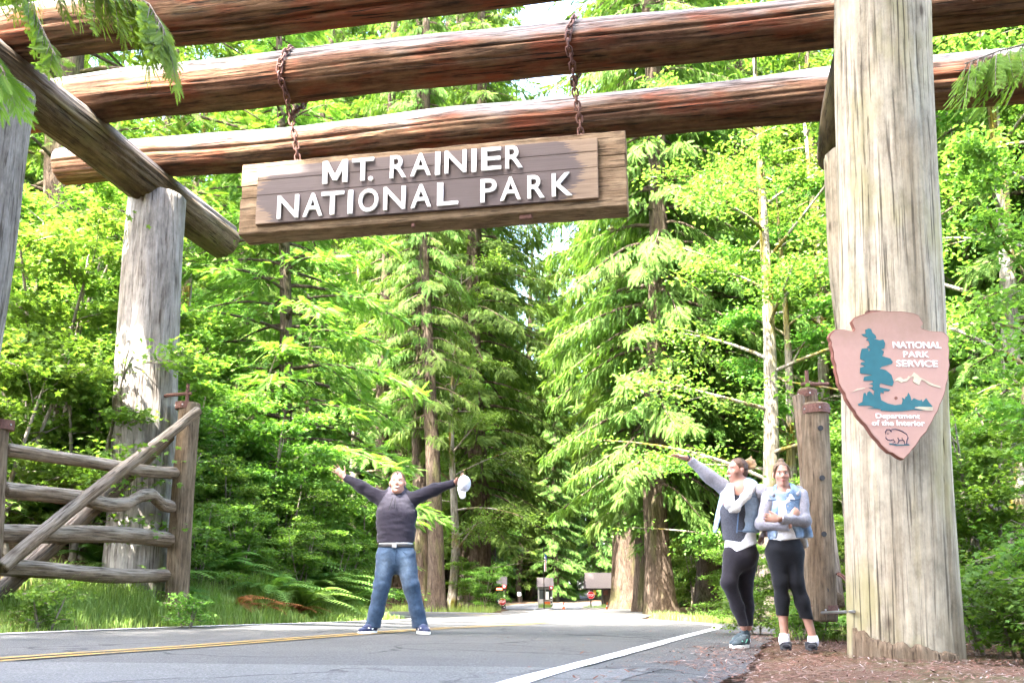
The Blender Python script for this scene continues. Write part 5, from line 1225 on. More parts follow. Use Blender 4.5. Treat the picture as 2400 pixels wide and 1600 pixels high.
        for a in range(3):
            b, c = (a + 1) % 3, (a + 2) % 3
            sl0 = [slice(None)] * 3; sl1 = [slice(None)] * 3; sl0[a] = slice(0, -1); sl1[a] = slice(1, None)
            ch = S[tuple(sl0)] != S[tuple(sl1)]; E = np.stack(np.nonzero(ch), 1)
            ok = (E[:, b] > 0) & (E[:, c] > 0); E = E[ok]
            ins = S[E[:, 0], E[:, 1], E[:, 2]]
            q = []
            for (db, dc) in ((-1, -1), (0, -1), (0, 0), (-1, 0)):
                F = E.copy(); F[:, b] += db; F[:, c] += dc
                for w in range(3): F[:, w] = np.clip(F[:, w], 0, act.shape[w] - 1)
                q.append(idm[F[:, 0], F[:, 1], F[:, 2]])
            q = np.stack(q, 1); q = q[(q >= 0).all(1)] if False else q
            q = np.where(ins[:, None], q, q[:, ::-1]); q = q[(q >= 0).all(1)]; Fs.append(q)
        F = np.concatenate(Fs)
        # one round of smoothing
        for _ in range(2):
            sm = np.zeros_like(V); n_ = np.zeros(len(V))
            for i in range(4):
                np.add.at(sm, F[:, i], V[F[:, (i+1) % 4]]); np.add.at(n_, F[:, i], 1)
            V = 0.55 * V + 0.45 * sm / np.maximum(n_, 1)[:, None]
        cols = {'tint': col(V)} if col is not None else None
        return npmesh(name, V, [F], True, None, cols)
def cloth(name, col, var=0.18, rough=0.9, sc=35, bump=0.25, weave=260, tint=False, fade=None):
    t = NT(name); c = t.coord('Object'); n = t.noise(sc, c, 5, 0.65); w = t.noise(weave, c, 2); big = t.noise(6, c, 4)
    base = t.attr('tint', 'Color') if tint else t.mix(0.0, col, col)
    b = t.mix(t.ramp(n, [(0.3, 0.0), (0.7, 1.0)]), t.mix(1.0, base, (1 - var,) * 3, 'MULTIPLY'), t.mix(1.0, base, (1 + var,) * 3, 'MULTIPLY'))
    b = t.mix(t.math('MULTIPLY', t.ramp(w, [(0.35, 1.0), (0.65, 0.0)]), var * 1.6), b, t.mix(1.0, b, (0.55,) * 3, 'MULTIPLY'))
    if fade: b = t.mix(t.ramp(big, [(0.45, 0.0), (0.65, 0.7)]), b, fade)
    t.bump(t.math('ADD', n, t.math('MULTIPLY', w, 0.3)), bump, 0.01); t.out(b, rough, 0.15)
    t.b.inputs['Sheen Weight'].default_value = 0.15
    return t.m
t = NT('skin'); c = t.coord('Object'); n = t.noise(22, c, 4); sk_ = t.mix(t.ramp(n, [(0.35, 0.0), (0.7, 1.0)]), t.attr('tint', 'Color'), t.mix(1.0, t.attr('tint', 'Color'), (1.06, 0.90, 0.86), 'MULTIPLY'))
t.out(sk_, 0.5, 0.4); t.b.inputs['Subsurface Weight'].default_value = 0.12; t.b.inputs['Subsurface Radius'].default_value = (0.012, 0.005, 0.003); M['skin'] = t.m
M['eye'] = plain('eye_white', (0.62, 0.60, 0.58), 0.3, 0.5, var=0.02); M['iris'] = plain('dark_iris', (0.03, 0.025, 0.02), 0.2, 0.5); M['teeth'] = plain('teeth', (0.72, 0.68, 0.62), 0.35, 0.4, var=0.02)
def hairmat(name, c0, c1, c2):
    t = NT(name); c = t.coord('Object', (60, 60, 60)); n = t.noise(1.0, t.coord('Object', (90, 90, 14)), 4, 0.7); n2 = t.noise(9, t.coord('Object'), 3)
    t.bump(n, 0.7, 0.01); t.out(t.mix(t.ramp(n2, [(0.45, 0.0), (0.62, 1.0)]), t.mix(n, c0, c1), t.mix(n, c1, c2)), 0.5, 0.35); return t.m

class Fig:
    def __init__(s, label, Y, foot):
        f = at(foot[0], foot[1], Y); s.Y = Y; s.o = empty('person', (f.x, Y, gz1(f.x, Y))); tag(s.o, label, 'person'); s.b = np.array(s.o.location); s.pm = FPX / Y
    def J(s, px, py, dy=0.0): return np.array(at(px, py, s.Y + dy)) - s.b
    def r(s, px): return px / s.pm
    def part(s, name, sd, mat, col=None): return link(name, sd.mesh(name, col), mat, s.o)
class Head:
    def __init__(s, C, hh, f, up=(0, 0, 1)):
        s.C = np.array(C, float); s.k = hh / 0.24; s.f = unit(np.array(f, float)); up = np.array(up, float); s.u = unit(up - s.f * (up @ s.f)); s.s = np.cross(s.f, s.u); s.R = np.stack([s.s, s.f, s.u], 1)
    def p(s, x, y, z): return s.C + (s.s * x + s.f * y + s.u * z) * s.k
    def build(s, B, neck, rn=0.055, fem=False):
        e = lambda x, y, z, a, b, c, k=0.02, sub=False: B.ell(s.p(x, y, z), (a * s.k, b * s.k, c * s.k), s.R, k, sub)
        B.cone(s.p(0, -0.02, -0.055), neck, rn * s.k, rn * 1.12 * s.k, 0.03)
        e(0, -0.014, 0.036, 0.075, 0.094, 0.084); e(0, 0.022, -0.028, 0.061 if fem else 0.064, 0.066, 0.086); e(0, 0.030, -0.078, 0.040 if fem else 0.050, 0.046, 0.040)
        e(0, 0.066, -0.102, 0.018, 0.016, 0.015)
        for q in (-1, 1):
            e(q * 0.037, 0.058, -0.030, 0.026, 0.026, 0.026); e(q * 0.078, -0.010, -0.008, 0.010, 0.019, 0.031, 0.006)
        e(0, 0.078, 0.024, 0.048, 0.014, 0.012)
        for q in (-1, 1): e(q * 0.030, 0.096, 0.003, 0.018, 0.013, 0.011, 0.012, True)
        B.cone(s.p(0, 0.082, 0.006), s.p(0, 0.108, -0.030), 0.008 * s.k, 0.0125 * s.k, 0.012)
        for q in (-1, 1): e(q * 0.012, 0.094, -0.036, 0.009, 0.010, 0.007, 0.008)
        e(0, 0.086, -0.060, 0.025, 0.010, 0.006, 0.008); e(0, 0.085, -0.073, 0.021, 0.010, 0.007, 0.008)
    def tint(s, V, base, out):
        q = (V - s.C) @ s.R / s.k; x, y, z = q[:, 0], q[:, 1], q[:, 2]
        lips = np.exp(-((x / 0.024) ** 4 + ((z + 0.067) / 0.011) ** 4)) * (y > 0.07); ck = np.exp(-(((np.abs(x) - 0.04) / 0.022) ** 2 + ((z + 0.028) / 0.022) ** 2)) * (y > 0.02)
        nose = np.exp(-((x / 0.016) ** 2 + ((z + 0.032) / 0.016) ** 2)) * (y > 0.085)
        out = out * (1 - 0.75 * lips[:, None]) + np.array((0.30, 0.09, 0.085)) * (0.75 * lips[:, None])
        w = np.clip(0.35 * ck + 0.25 * nose, 0, 1)[:, None]; out = out * (1 - w) + out * np.array((1.06, 0.74, 0.70)) * w
        return out
    def face_parts(s, par, brow, smile=False, squint=0.7):
        for q in (-1, 1):
            ey = Sdf(0.0022); ey.ell(s.p(q * 0.030, 0.076, 0.003), (0.0155 * s.k, 0.011 * s.k, 0.0088 * squint * s.k), s.R, 0.002); eo = link('eye', ey.mesh('eye'), M['eye'], par)
            ir = Sdf(0.0018); ir.ell(s.p(q * 0.030 + 0.002, 0.0835, 0.003), (0.0066 * s.k, 0.005 * s.k, 0.0066 * min(1, squint * 1.15) * s.k), s.R, 0.002); link('iris', ir.mesh('iris'), M['iris'], eo)
            MB().tube([s.p(q * 0.014, 0.088, 0.021), s.p(q * 0.030, 0.087, 0.027), s.p(q * 0.047, 0.076, 0.022)], [0.0035 * s.k, 0.0042 * s.k, 0.0025 * s.k], 6).build('eyebrow', brow, par)
            MB().tube([s.p(q * 0.016, 0.0865, 0.007), s.p(q * 0.030, 0.0885, 0.0115 * squint + 0.002), s.p(q * 0.045, 0.080, 0.007)], [0.0018 * s.k] * 3, 5).build('eyelid', M['iris'], par)
        if smile:
            th = Sdf(0.0025); th.cone(s.p(-0.021, 0.090, -0.062), s.p(0, 0.0945, -0.0675), 0.0045 * s.k, 0.0062 * s.k, 0.003); th.cone(s.p(0.021, 0.090, -0.062), s.p(0, 0.0945, -0.0675), 0.0045 * s.k, 0.0062 * s.k, 0.003)
            link('teeth', th.mesh('teeth'), M['teeth'], par)
def hand(B, wrist, palm_dir, side_dir, L=0.185, curl=0.35, spread=0.25, thumb=1.0, wr=0.027, nrm=None):
    """palm, four unequal fingers with a knuckle bend and a thumb off the side"""
    w = np.array(wrist, float); d = unit(np.array(palm_dir, float)); s = np.array(side_dir, float); s = unit(s - d * (s @ d)); n = np.cross(d, s) if nrm is None else unit(np.array(nrm, float))
    pl = L * 0.50
    B.cone(w, w + d * pl * 0.45, wr, 0.034, 0.015, n, 0.62); B.cone(w + d * pl * 0.4, w + d * pl, 0.034, 0.036, 0.015, n, 0.5)
    for i, (o, ln) in enumerate(((-0.030, 0.40), (-0.010, 0.47), (0.011, 0.44), (0.030, 0.35))):
        o = -o; b = w + d * pl * 0.95 + s * o; f1 = unit(d + s * spread * o / 0.03 * 0.6 - n * curl * 0.4); f2 = unit(f1 - n * curl); ll = L * ln
        k1 = b + f1 * ll * 0.52; k2 = k1 + f2 * ll * 0.5
        B.cone(b, k1, 0.0095, 0.0088, 0.006); B.cone(k1, k2, 0.0088, 0.0070, 0.004)
    b = w + d * pl * 0.30 + s * 0.024; f1 = unit(d * 0.62 + s * 0.78 * thumb - n * 0.15); k1 = b + f1 * L * 0.26; k2 = k1 + unit(f1 + d * 0.5) * L * 0.20
    B.cone(b, k1, 0.014, 0.0105, 0.012); B.cone(k1, k2, 0.0105, 0.008, 0.005)
def shoe(fig, heel, toe, upmat, solemat, wid=0.095, ank=None, ht=0.075, lace=None, soleh=0.030, accent=None):
    heel = np.array(heel, float); toe = np.array(toe, float); d = toe - heel; z0 = 0.0; L = np.linalg.norm(d[:2]); ang = math.atan2(d[1], d[0]); base = heel.copy()
    e = empty('shoe', (0, 0, 0)); e.parent = fig.o; e.location = heel; e.rotation_euler = (0, -math.asin(max(-.6, min(.6, d[2] / max(np.linalg.norm(d), 1e-6)))), ang)
    prof = []
    for k in range(28):
        a = 2 * math.pi * k / 28; x = 0.5 + 0.5 * math.cos(a); w = wid / 2 * (0.86 + 0.22 * x) * (abs(math.sin(a)) ** 0.75) * (1 if x > .3 else 0.95) * (1 if math.sin(a) >= 0 else -1)
        prof.append((x * L, w))
    m = MB(); n = 28; V = [(x, y, 0.0) for x, y in prof] + [(x - L*.01 + (L*.0), y * 1.04, soleh * (0.95 if x > .5 * L else 1.15)) for x, y in prof]
    m.add(V, [(i, (i+1) % n, (i+1) % n + n, i + n) for i in range(n)] + [tuple(range(n)), tuple(range(n, 2*n))]); so = m.build('sole', solemat, e, bevel=0.004)
    u = Sdf(0.006); q = wid / 2 * 0.92
    u.cone((L*0.16, 0, soleh + 0.030), (L*0.55, 0, soleh + 0.024), q * 0.92, q, 0.03, (0, 0, 1), 0.95); u.cone((L*0.55, 0, soleh + 0.020), (L*0.86, 0, soleh + 0.008), q, q * 0.80, 0.03, (0, 0, 1), 0.75)
    u.cone((L*0.20, 0, soleh + 0.03), (L*0.20, 0, soleh + ht), q * 0.85, q * 0.80, 0.02); u.cone((L*0.22, 0, soleh + ht * 0.8), (L*0.62, 0, soleh + 0.035), q * 0.70, q * 0.55, 0.03)
    u.cut((0, 0, soleh * 0.8), (0, 0, -1)); u.cut((0, 0, soleh + ht + 0.012), (0, 0, 1)); link('upper', u.mesh('upper'), upmat, e)
    if lace:
        for k in range(4):
            x = L * (0.40 + 0.075 * k); z = soleh + ht * (0.98 - 0.17 * k) + 0.0; MB().tube([(x, -q*0.55, z - 0.012), (x, 0, z + 0.010), (x, q*0.55, z - 0.012)], 0.0045, 6).build('lace', lace, e)
    if accent:
        MB().tube([(L*0.28, -q*0.97, soleh + 0.05), (L*0.42, -q*1.03, soleh + 0.022), (L*0.66, -q*0.98, soleh + 0.035)], 0.006, 6).build('side_stripe', accent, e)
        MB().tube([(L*0.28, q*0.97, soleh + 0.05), (L*0.42, q*1.03, soleh + 0.022), (L*0.66, q*0.98, soleh + 0.035)], 0.006, 6).build('side_stripe', accent, e)
    return e
def solid(c): return lambda V: np.tile(np.array(c), (len(V), 1))
FWD = np.array((0, -1.0, 0))

# ---- man with raised arms
m = Fig('man in dark raglan hoodie and blue jeans with both arms spread wide on the road', 10.0, (930, 1484)); J = m.J
sk = (0.37, 0.205, 0.155)
hd = Head(J(932, 1131, -0.05), 0.255, (0.03, -1, 0.14))
B = Sdf(0.0078)
neck = J(931, 1163, 0.02); hd.build(B, neck, 0.060)
shL, shR = J(893, 1166, 0.0), J(968, 1166, 0.0); elL, elR = J(847, 1141, -0.02), J(1018, 1147, -0.02); wrL, wrR = J(808, 1118, -0.03), J(1066, 1131, -0.03)
hipL, hipR = J(908, 1296), J(949, 1296); knL, knR = J(891, 1376, -0.03), J(966, 1378, -0.03); anL, anR = J(874, 1462, 0.02), J(986, 1464, 0.02)
B.chain([J(931, 1172), J(930, 1215), J(929, 1290)], [0.14, 0.14, 0.14], 0.04, sq=(0, 1, 0), f=0.65)
B.chain([shL, elL, wrL], [0.055, 0.042, 0.030], 0.02); B.chain([shR, elR, wrR], [0.055, 0.042, 0.030], 0.02)
B.chain([hipL, knL, anL], [0.085, 0.055, 0.042], 0.03); B.chain([hipR, knR, anR], [0.085, 0.055, 0.042], 0.03)
hand(B, wrL, J(796, 1107, -0.05) - wrL, (0.25, -0.1, 1.0), 0.19, 0.30, 0.45, 1.1)
hand(B, wrR, J(1078, 1124, -0.06) - wrR, (-0.1, -0.9, 0.2), 0.17, 1.1, 0.1, 0.6)
def mcol(V): return hd.tint(V, sk, solid(sk)(V))
m.part('body', B, M['skin'], mcol)
hd.face_parts(m.o, hairmat('man_brow', (0.0880, 0.0468, 0.0248), (0.1100, 0.0605, 0.0330), (0.1100, 0.0605, 0.0330)), True, 0.55)
hr = Sdf(0.006); hr.ell(hd.p(0, -0.020, 0.042), (0.0785 * hd.k, 0.096 * hd.k, 0.084 * hd.k), hd.R, 0.01); hr.cut(hd.p(0, 0.072, 0.064), hd.f * 0.62 - hd.u * 0.78); hr.cut(hd.p(0, 0, -0.03), -hd.u); hr.fold(0.004, (60, 60, 20), 4)
m.part('hair', hr, hairmat('man_hair', (0.0330, 0.0182, 0.0099), (0.0660, 0.0380, 0.0198), (0.0891, 0.0545, 0.0297)))
MB().tube([hd.p(0.004, 0.066, 0.098), hd.p(0.002, 0.086, 0.075), hd.p(-0.002, 0.091, 0.058)], [0.008, 0.006, 0.002], 6).build('forelock', hairmat('man_forelock', (0.0330, 0.0182, 0.0099), (0.0660, 0.0363, 0.0198), (0.0660, 0.0363, 0.0198)), m.o)
s_ = Sdf(0.008)
s_.chain([J(930, 1178, 0.01), J(929, 1205, 0.0), J(928, 1240, 0.0), J(927, 1276)], [0.195, 0.212, 0.200, 0.198], 0.04, sq=(0, 1, 0), f=0.62)
s_.chain([J(900, 1172), J(930, 1168, 0.02), J(962, 1172)], [0.070, 0.075, 0.070], 0.03)
s_.chain([J(900, 1172), elL, wrL + (elL - wrL) * 0.05], [0.088, 0.064, 0.043], 0.035); s_.chain([J(962, 1172), elR, wrR + (elR - wrR) * 0.05], [0.088, 0.064, 0.043], 0.035)
s_.fold(0.007, (9, 9, 26), 2); s_.cut(J(928, 1272), (0, 0, -1)); s_.cut(wrL, wrL - elL); s_.cut(wrR, wrR - elR)
xl_, xr_ = J(893, 1180)[0], J(967, 1180)[0]; zc_ = J(930, 1195)[2]; zlow = J(930, 1270)[2]
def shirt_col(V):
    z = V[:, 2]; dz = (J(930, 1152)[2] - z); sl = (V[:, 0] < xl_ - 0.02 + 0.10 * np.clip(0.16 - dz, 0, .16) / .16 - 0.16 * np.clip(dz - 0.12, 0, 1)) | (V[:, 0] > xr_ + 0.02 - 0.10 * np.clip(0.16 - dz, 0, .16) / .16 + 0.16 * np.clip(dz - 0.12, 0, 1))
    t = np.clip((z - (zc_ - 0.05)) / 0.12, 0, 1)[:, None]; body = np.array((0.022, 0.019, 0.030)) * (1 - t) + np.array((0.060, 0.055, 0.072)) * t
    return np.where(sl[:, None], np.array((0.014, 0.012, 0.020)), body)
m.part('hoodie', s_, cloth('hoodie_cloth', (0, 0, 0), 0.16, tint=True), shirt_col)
co = Sdf(0.006); nk = J(931, 1158, -0.01); 
for k in range(12):
    a0, a1 = 2 * math.pi * k / 12, 2 * math.pi * (k + 1) / 12
    f_ = lambda a: nk + np.array((0.085 * math.cos(a), 0.075 * math.sin(a), 0.018 * math.sin(a) + 0.005))
    co.cone(f_(a0), f_(a1), 0.022, 0.022, 0.012)
m.part('collar', co, cloth('collar_cloth', (0.018, 0.016, 0.022)))
for x0, x1, yy in ((921, 912, 1195), (927, 925, 1191)):
    MB().tube([J(x0, 1165, -0.145), J((x0 + x1) / 2, 1178, -0.155), J(x1, yy, -0.150)], 0.005, 6).build('drawstring', M['black'], m.o)
un = Sdf(0.008); un.chain([J(928, 1262), J(928, 1284)], [0.186, 0.186], 0.02, sq=(0, 1, 0), f=0.62); un.cut(J(928, 1275.5), (0, 0, -1)); un.cut(J(928, 1262), (0, 0, 1)); m.part('undershirt', un, cloth('white_cotton', (0.70, 0.70, 0.72)))
bt = Sdf(0.006); bt.chain([J(928, 1276), J(928, 1290)], [0.197, 0.197], 0.01, sq=(0, 1, 0), f=0.64); bt.cut(J(928, 1283), (0, 0, -1)); bt.cut(J(928, 1274.5), (0, 0, 1)); m.part('belt', bt, plain('black_leather', (0.018, 0.017, 0.018), 0.45, 0.5))
MB().box(J(924, 1279, -0.125), (0.05, 0.012, 0.038)).build('buckle', M['steel'], m.o, bevel=0.005)
jn = Sdf(0.008)
jn.chain([J(928, 1284), J(928, 1302)], [0.187, 0.196], 0.03, sq=(0, 1, 0), f=0.62)
jn.chain([J(907, 1304), J(895, 1372, -0.02), J(882, 1432, 0.0), J(873, 1470, 0.02)], [0.118, 0.088, 0.078, 0.084], 0.035); jn.chain([J(949, 1304), J(964, 1372, -0.02), J(977, 1432, 0.0), J(986, 1472, 0.02)], [0.118, 0.088, 0.078, 0.084], 0.035)
jn.fold(0.006, (11, 11, 15), 6); jn.cut(J(928, 1281), (0, 0, 1)); jn.cut(J(928, 1471), (0, 0, -1))
kx = [J(903, 1330), J(954, 1330)]
def jean_col(V):
    w = sum(np.exp(-(((V[:, 0] - k[0]) / 0.055) ** 2 + ((V[:, 2] - k[2]) / 0.16) ** 2)) for k in kx) * (V[:, 1] < 0.02); w = np.clip(w, 0, 1)[:, None]
    return np.array((0.027, 0.052, 0.095)) * (1 - 0.6 * w) + np.array((0.13, 0.18, 0.25)) * 0.6 * w
m.part('jeans', jn, cloth('blue_denim', (0, 0, 0), 0.28, sc=24, tint=True, bump=0.4), jean_col)
MB().tube([J(928, 1284, -0.125), J(926, 1302, -0.128), J(925, 1318, -0.115)], 0.004, 5).build('fly_seam', cloth('denim_seam', (0.03, 0.06, 0.11)), m.o)
for sx in ((893, 906), (944, 960)):
    MB().tube([J(sx[0], 1296 if sx[0] < 920 else 1291, -0.118), J(sum(sx) / 2, 1297, -0.128), J(sx[1], 1291 if sx[0] < 920 else 1296, -0.118)], 0.0035, 5).build('pocket_seam', cloth('denim_seam', (0.03, 0.06, 0.11)), m.o)
M['navy'] = cloth('navy_shoe_mesh', (0.0200, 0.0280, 0.0660)); M['lacew'] = plain('blue_lace', (0.0480, 0.0720, 0.2200), 0.7)
shoe(m, (J(882, 1480, 0.05)[0], 0.06, 0.0), (J(847, 1482)[0], -0.16, 0.0), M['navy'], M['white'], 0.10, lace=M['lacew'], accent=M['white'])
shoe(m, (J(984, 1480, 0.05)[0] - 0.02, 0.06, 0.0), (J(1008, 1482)[0], -0.17, 0.0), M['navy'], M['white'], 0.10, lace=M['lacew'], accent=M['white'])
# the cap held in his hand
cp0 = at(1087, 1128, 9.92); cap = empty('baseball_cap', cp0); tag(cap, 'pale grey baseball cap held up in the man\'s hand', 'cap')
cs_ = Sdf(0.005); ctr = np.array(at(1088, 1133, 9.90)) - np.array(cp0); ax_ = unit(np.array((-0.15, -0.35, -0.9)))
cs_.ell(ctr, (0.072, 0.078, 0.092), None, 0.01); cs_.cut(ctr + np.array((-0.035, 0.03, 0)), (-0.7, 0.7, 0)); link('crown', cs_.mesh('crown'), cloth('pale_cap_cloth', (0.52, 0.53, 0.58)), cap)
bm_ = Sdf(0.004); a = np.array(at(1082, 1145, 9.88)) - np.array(cp0); b = np.array(at(1084, 1160, 9.88)) - np.array(cp0); bm_.cone(a, b, 0.055, 0.042, 0.01, (0.35, 1, 0.05), 0.14); link('brim', bm_.mesh('brim'), cloth('pale_cap_brim', (0.45, 0.46, 0.50)), cap)

# ---- pointing woman
w = Fig('woman in pale denim jacket and white scarf pointing up the road with one arm', 8.35, (1737, 1512)); J = w.J
sk = (0.40, 0.225, 0.17); F3 = unit(np.array((-0.86, -0.50, 0)))
hd = Head(J(1727, 1102, 0.0), 0.225, (-0.92, -0.38, 0.06)); B = Sdf(0.0078); hd.build(B, J(1742, 1140, 0.03), 0.050, True)
shA, elA, wrA = J(1705, 1150, 0.04), J(1660, 1115, 0.0), J(1614, 1075, -0.03); shB, elB, wrB = J(1782, 1156, -0.04), J(1799, 1206, 0.03), J(1793, 1246, 0.08)
B.chain([J(1740, 1152, 0.02), J(1735, 1215), J(1738, 1285)], [0.13, 0.12, 0.13], 0.04, sq=(F3[1], -F3[0], 0), f=0.9)
B.chain([shA, elA, wrA], [0.05, 0.038, 0.026], 0.02); B.chain([shB, elB, wrB], [0.05, 0.038, 0.026], 0.02)
B.chain([J(1722, 1302, -0.01), J(1708, 1364, -0.07), J(1728, 1420, -0.02), J(1743, 1470, 0.0)], [0.075, 0.048, 0.040, 0.030], 0.03); B.chain([J(1752, 1302, 0.05), J(1747, 1370, 0.03), J(1752, 1420, 0.06), J(1755, 1470, 0.06)], [0.075, 0.046, 0.040, 0.030], 0.03)
hand(B, wrA, J(1590, 1069, -0.04) - wrA, (-0.1, -1.0, 0.15), 0.175, 0.05, 0.05, 0.35, 0.023); hand(B, wrB, J(1787, 1256, 0.05) - wrB, (0.3, -0.8, 0.1), 0.165, 0.6, 0.1, 0.5, 0.022)
w.part('body', B, M['skin'], lambda V: hd.tint(V, sk, solid(sk)(V))); hm = hairmat('brown_hair', (0.0522, 0.0246, 0.0152), (0.1044, 0.0522, 0.0285), (0.1518, 0.0759, 0.0379)); hb = hairmat('blond_streaked_bun', (0.1870, 0.0935, 0.0422), (0.3927, 0.2338, 0.1028), (0.5142, 0.3459, 0.1776))
hd.face_parts(w.o, hm, True, 0.65)
hr = Sdf(0.006); hr.ell(hd.p(0, -0.022, 0.040), (0.081 * hd.k, 0.098 * hd.k, 0.088 * hd.k), hd.R, 0.02); hr.ell(hd.p(0, -0.062, -0.02), (0.060 * hd.k, 0.052 * hd.k, 0.062 * hd.k), hd.R, 0.03); hr.cut(hd.p(0, 0.046, 0.04), hd.f * 0.88 - hd.u * 0.45); 
for q in (-1, 1): hr.ell(hd.p(q * 0.088, 0.0, -0.02), (0.022, 0.030, 0.040), hd.R, 0.01, True)
hr.fold(0.004, (40, 40, 60), 3); w.part('hair', hr, hm)
bu = Sdf(0.006); bc = J(1758, 1087, 0.03); bu.ell(bc, (0.048, 0.044, 0.046), None, 0.01)
for k in range(16):
    a = k * 2.39996; q = bc + np.array((0.040 * math.cos(a), 0.030 * math.sin(a * 1.7), 0.036 * math.sin(a))); q2_ = bc + np.array((0.042 * math.cos(a + 0.9), 0.032 * math.sin(a * 1.7 + .6), 0.04 * math.sin(a + 0.9))); bu.cone(q, q2_, 0.017, 0.017, 0.006)
bu.cone(bc + np.array((0.0, 0, 0.03)), bc + np.array((0.012, 0, 0.066)), 0.018, 0.010, 0.01); w.part('hair_bun', bu, hb)
SQ = np.array((F3[1], -F3[0], 0))
sw = Sdf(0.008); sw.chain([J(1736, 1160, 0.03), J(1724, 1205, 0.0), J(1728, 1245), J(1735, 1283)], [0.132, 0.154, 0.140, 0.150], 0.04, sq=F3, f=0.88); sw.fold(0.005, (12, 12, 10), 3)
zs = J(1690, 1285); sw.cut(J(1735, 1276), (-0.32, 0, -0.95)); w.part('sweater', sw, cloth('charcoal_heather', (0.058, 0.062, 0.080), 0.35, sc=80))
un = Sdf(0.008); un.chain([J(1734, 1240), J(1738, 1300)], [0.142, 0.164], 0.03, sq=F3, f=0.86); un.cut(J(1734, 1288), (0.38, 0, -0.92)); un.fold(0.004, (10, 10, 10), 5); w.part('undershirt', un, cloth('white_cotton', (0.66, 0.66, 0.70)))
lg = Sdf(0.008); lg.chain([J(1738, 1278), J(1738, 1300)], [0.144, 0.152], 0.04, sq=F3, f=0.88)
lg.chain([J(1722, 1302, -0.01), J(1708, 1364, -0.07), J(1728, 1420, -0.02), J(1743, 1466, 0.0)], [0.106, 0.068, 0.055, 0.041], 0.04); lg.chain([J(1752, 1302, 0.05), J(1747, 1370, 0.03), J(1752, 1420, 0.06), J(1755, 1466, 0.06)], [0.100, 0.063, 0.054, 0.041], 0.04); lg.cut(J(1738, 1281), (0, 0, 1)); lg.cut(J(1748, 1467), (0, 0, -1)); lg.fold(0.003, (16, 16, 16), 9)
M['leggings'] = cloth('charcoal_leggings', (0.017, 0.015, 0.021), 0.12); w.part('leggings', lg, M['leggings'])
jk = Sdf(0.008); jk.chain([J(1745, 1158, 0.04), J(1735, 1205, 0.02), J(1738, 1256, 0.01)], [0.160, 0.172, 0.165], 0.04, sq=F3, f=0.88); jk.chain([J(1712, 1154, 0.03), J(1782, 1160, 0.05)], [0.070, 0.078], 0.03)
gapc = J(1708, 1210, -0.05); jk.cone(J(1706, 1150, -0.20), J(1698, 1275, -0.23), 0.100, 0.125, 0.008, sub=True)
jk.cone(J(1697, 1160, 0.0), J(1676, 1240, 0.02), 0.055, 0.035, 0.03, F3, 0.35); jk.fold(0.004, (9, 9, 12), 7); jk.cut(J(1738, 1250), (0, 0, -1)); jk.ell(J(1742, 1150, 0.02), (0.075, 0.085, 0.06), None, 0.01, True)
M['denim1'] = cloth('pale_denim', (0.2856, 0.3808, 0.5141), 0.22, sc=30, bump=0.5, fade=(0.3998, 0.4760, 0.5902)); w.part('denim_vest', jk, M['denim1'])
M['greysleeve'] = cloth('grey_fleece', (0.2697, 0.2697, 0.3146), 0.2, sc=60)
for nm, P, rr in (('sleeve', [shA + np.array((0.03, 0, -0.01)), elA, wrA + (elA - wrA) * 0.06], [0.078, 0.060, 0.040]), ('sleeve', [shB, elB, wrB + (elB - wrB) * 0.08], [0.090, 0.066, 0.042])):
    q = Sdf(0.007); q.chain(P, rr, 0.03); q.fold(0.005, (14, 14, 14), 3); q.cut(P[2], P[2] - P[1]); so = w.part(nm, q, M['greysleeve'])
sc_ = Sdf(0.007)
P = [J(1752, 1130, 0.06), J(1766, 1138, -0.05), J(1750, 1160, -0.17), J(1724, 1190, -0.22), J(1708, 1182, -0.21), J(1700, 1160, -0.15), J(1711, 1142, -0.06), J(1728, 1134, 0.02)]
sc_.chain(P, [0.030, 0.036, 0.036, 0.034, 0.038, 0.038, 0.032, 0.028], 0.025); sc_.cone(P[3], J(1713, 1197, -0.23), 0.042, 0.018, 0.02); sc_.cone(J(1712, 1150, -0.12), J(1713, 1182, -0.20), 0.036, 0.032, 0.03); sc_.fold(0.004, (34, 34, 20), 2)
w.part('scarf', sc_, cloth('white_knit', (0.66, 0.65, 0.64), 0.2, sc=55, bump=0.7))
for k in range(7): MB().lathe([(0.001, -0.008), (0.007, -0.004), (0.007, 0.004), (0.001, 0.008)], 10).build('bead', M['red'] if k < 5 else M['white'], w.o, loc=J(1696 + 2.2 * k, 1180 + 2.6 * k, -0.185))
wt = wrA + (wrA - elA) * 0.06; 
wq = MB().tube([wt - unit(wrA - elA) * 0.014, wt + unit(wrA - elA) * 0.014], 0.031, 14).build('watch', M['black'], w.o)
# jacket seams and pocket flap
sm_ = cloth('denim_seam_dark', (0.10, 0.16, 0.26))
MB().tube([J(1748, 1147, -0.135), J(1738, 1170, -0.175), J(1731, 1200, -0.19), J(1727, 1248, -0.185)], 0.006, 6).build('placket_seam', sm_, w.o)
MB().tube([J(1750, 1161, -0.155), J(1774, 1164, -0.11)], 0.004, 6).build('pocket_seam', sm_, w.o); MB().tube([J(1750, 1152, -0.14), J(1776, 1152, -0.09)], 0.004, 6).build('pocket_seam', sm_, w.o); MB().tube([J(1728, 1243, -0.19), J(1760, 1244, -0.16), J(1784, 1244, -0.06)], 0.004, 6).build('hem_seam', sm_, w.o)
M['wshoe'] = cloth('grey_mesh_shoe', (0.055, 0.075, 0.085)); M['mint'] = plain('mint_rubber', (0.20, 0.62, 0.45), 0.5)
shoe(w, (J(1765, 1510)[0], 0.10, 0.045), (J(1722, 1512)[0] - 0.05, -0.04, 0.0), M['wshoe'], M['white'], 0.088, lace=M['black'], accent=M['mint'])
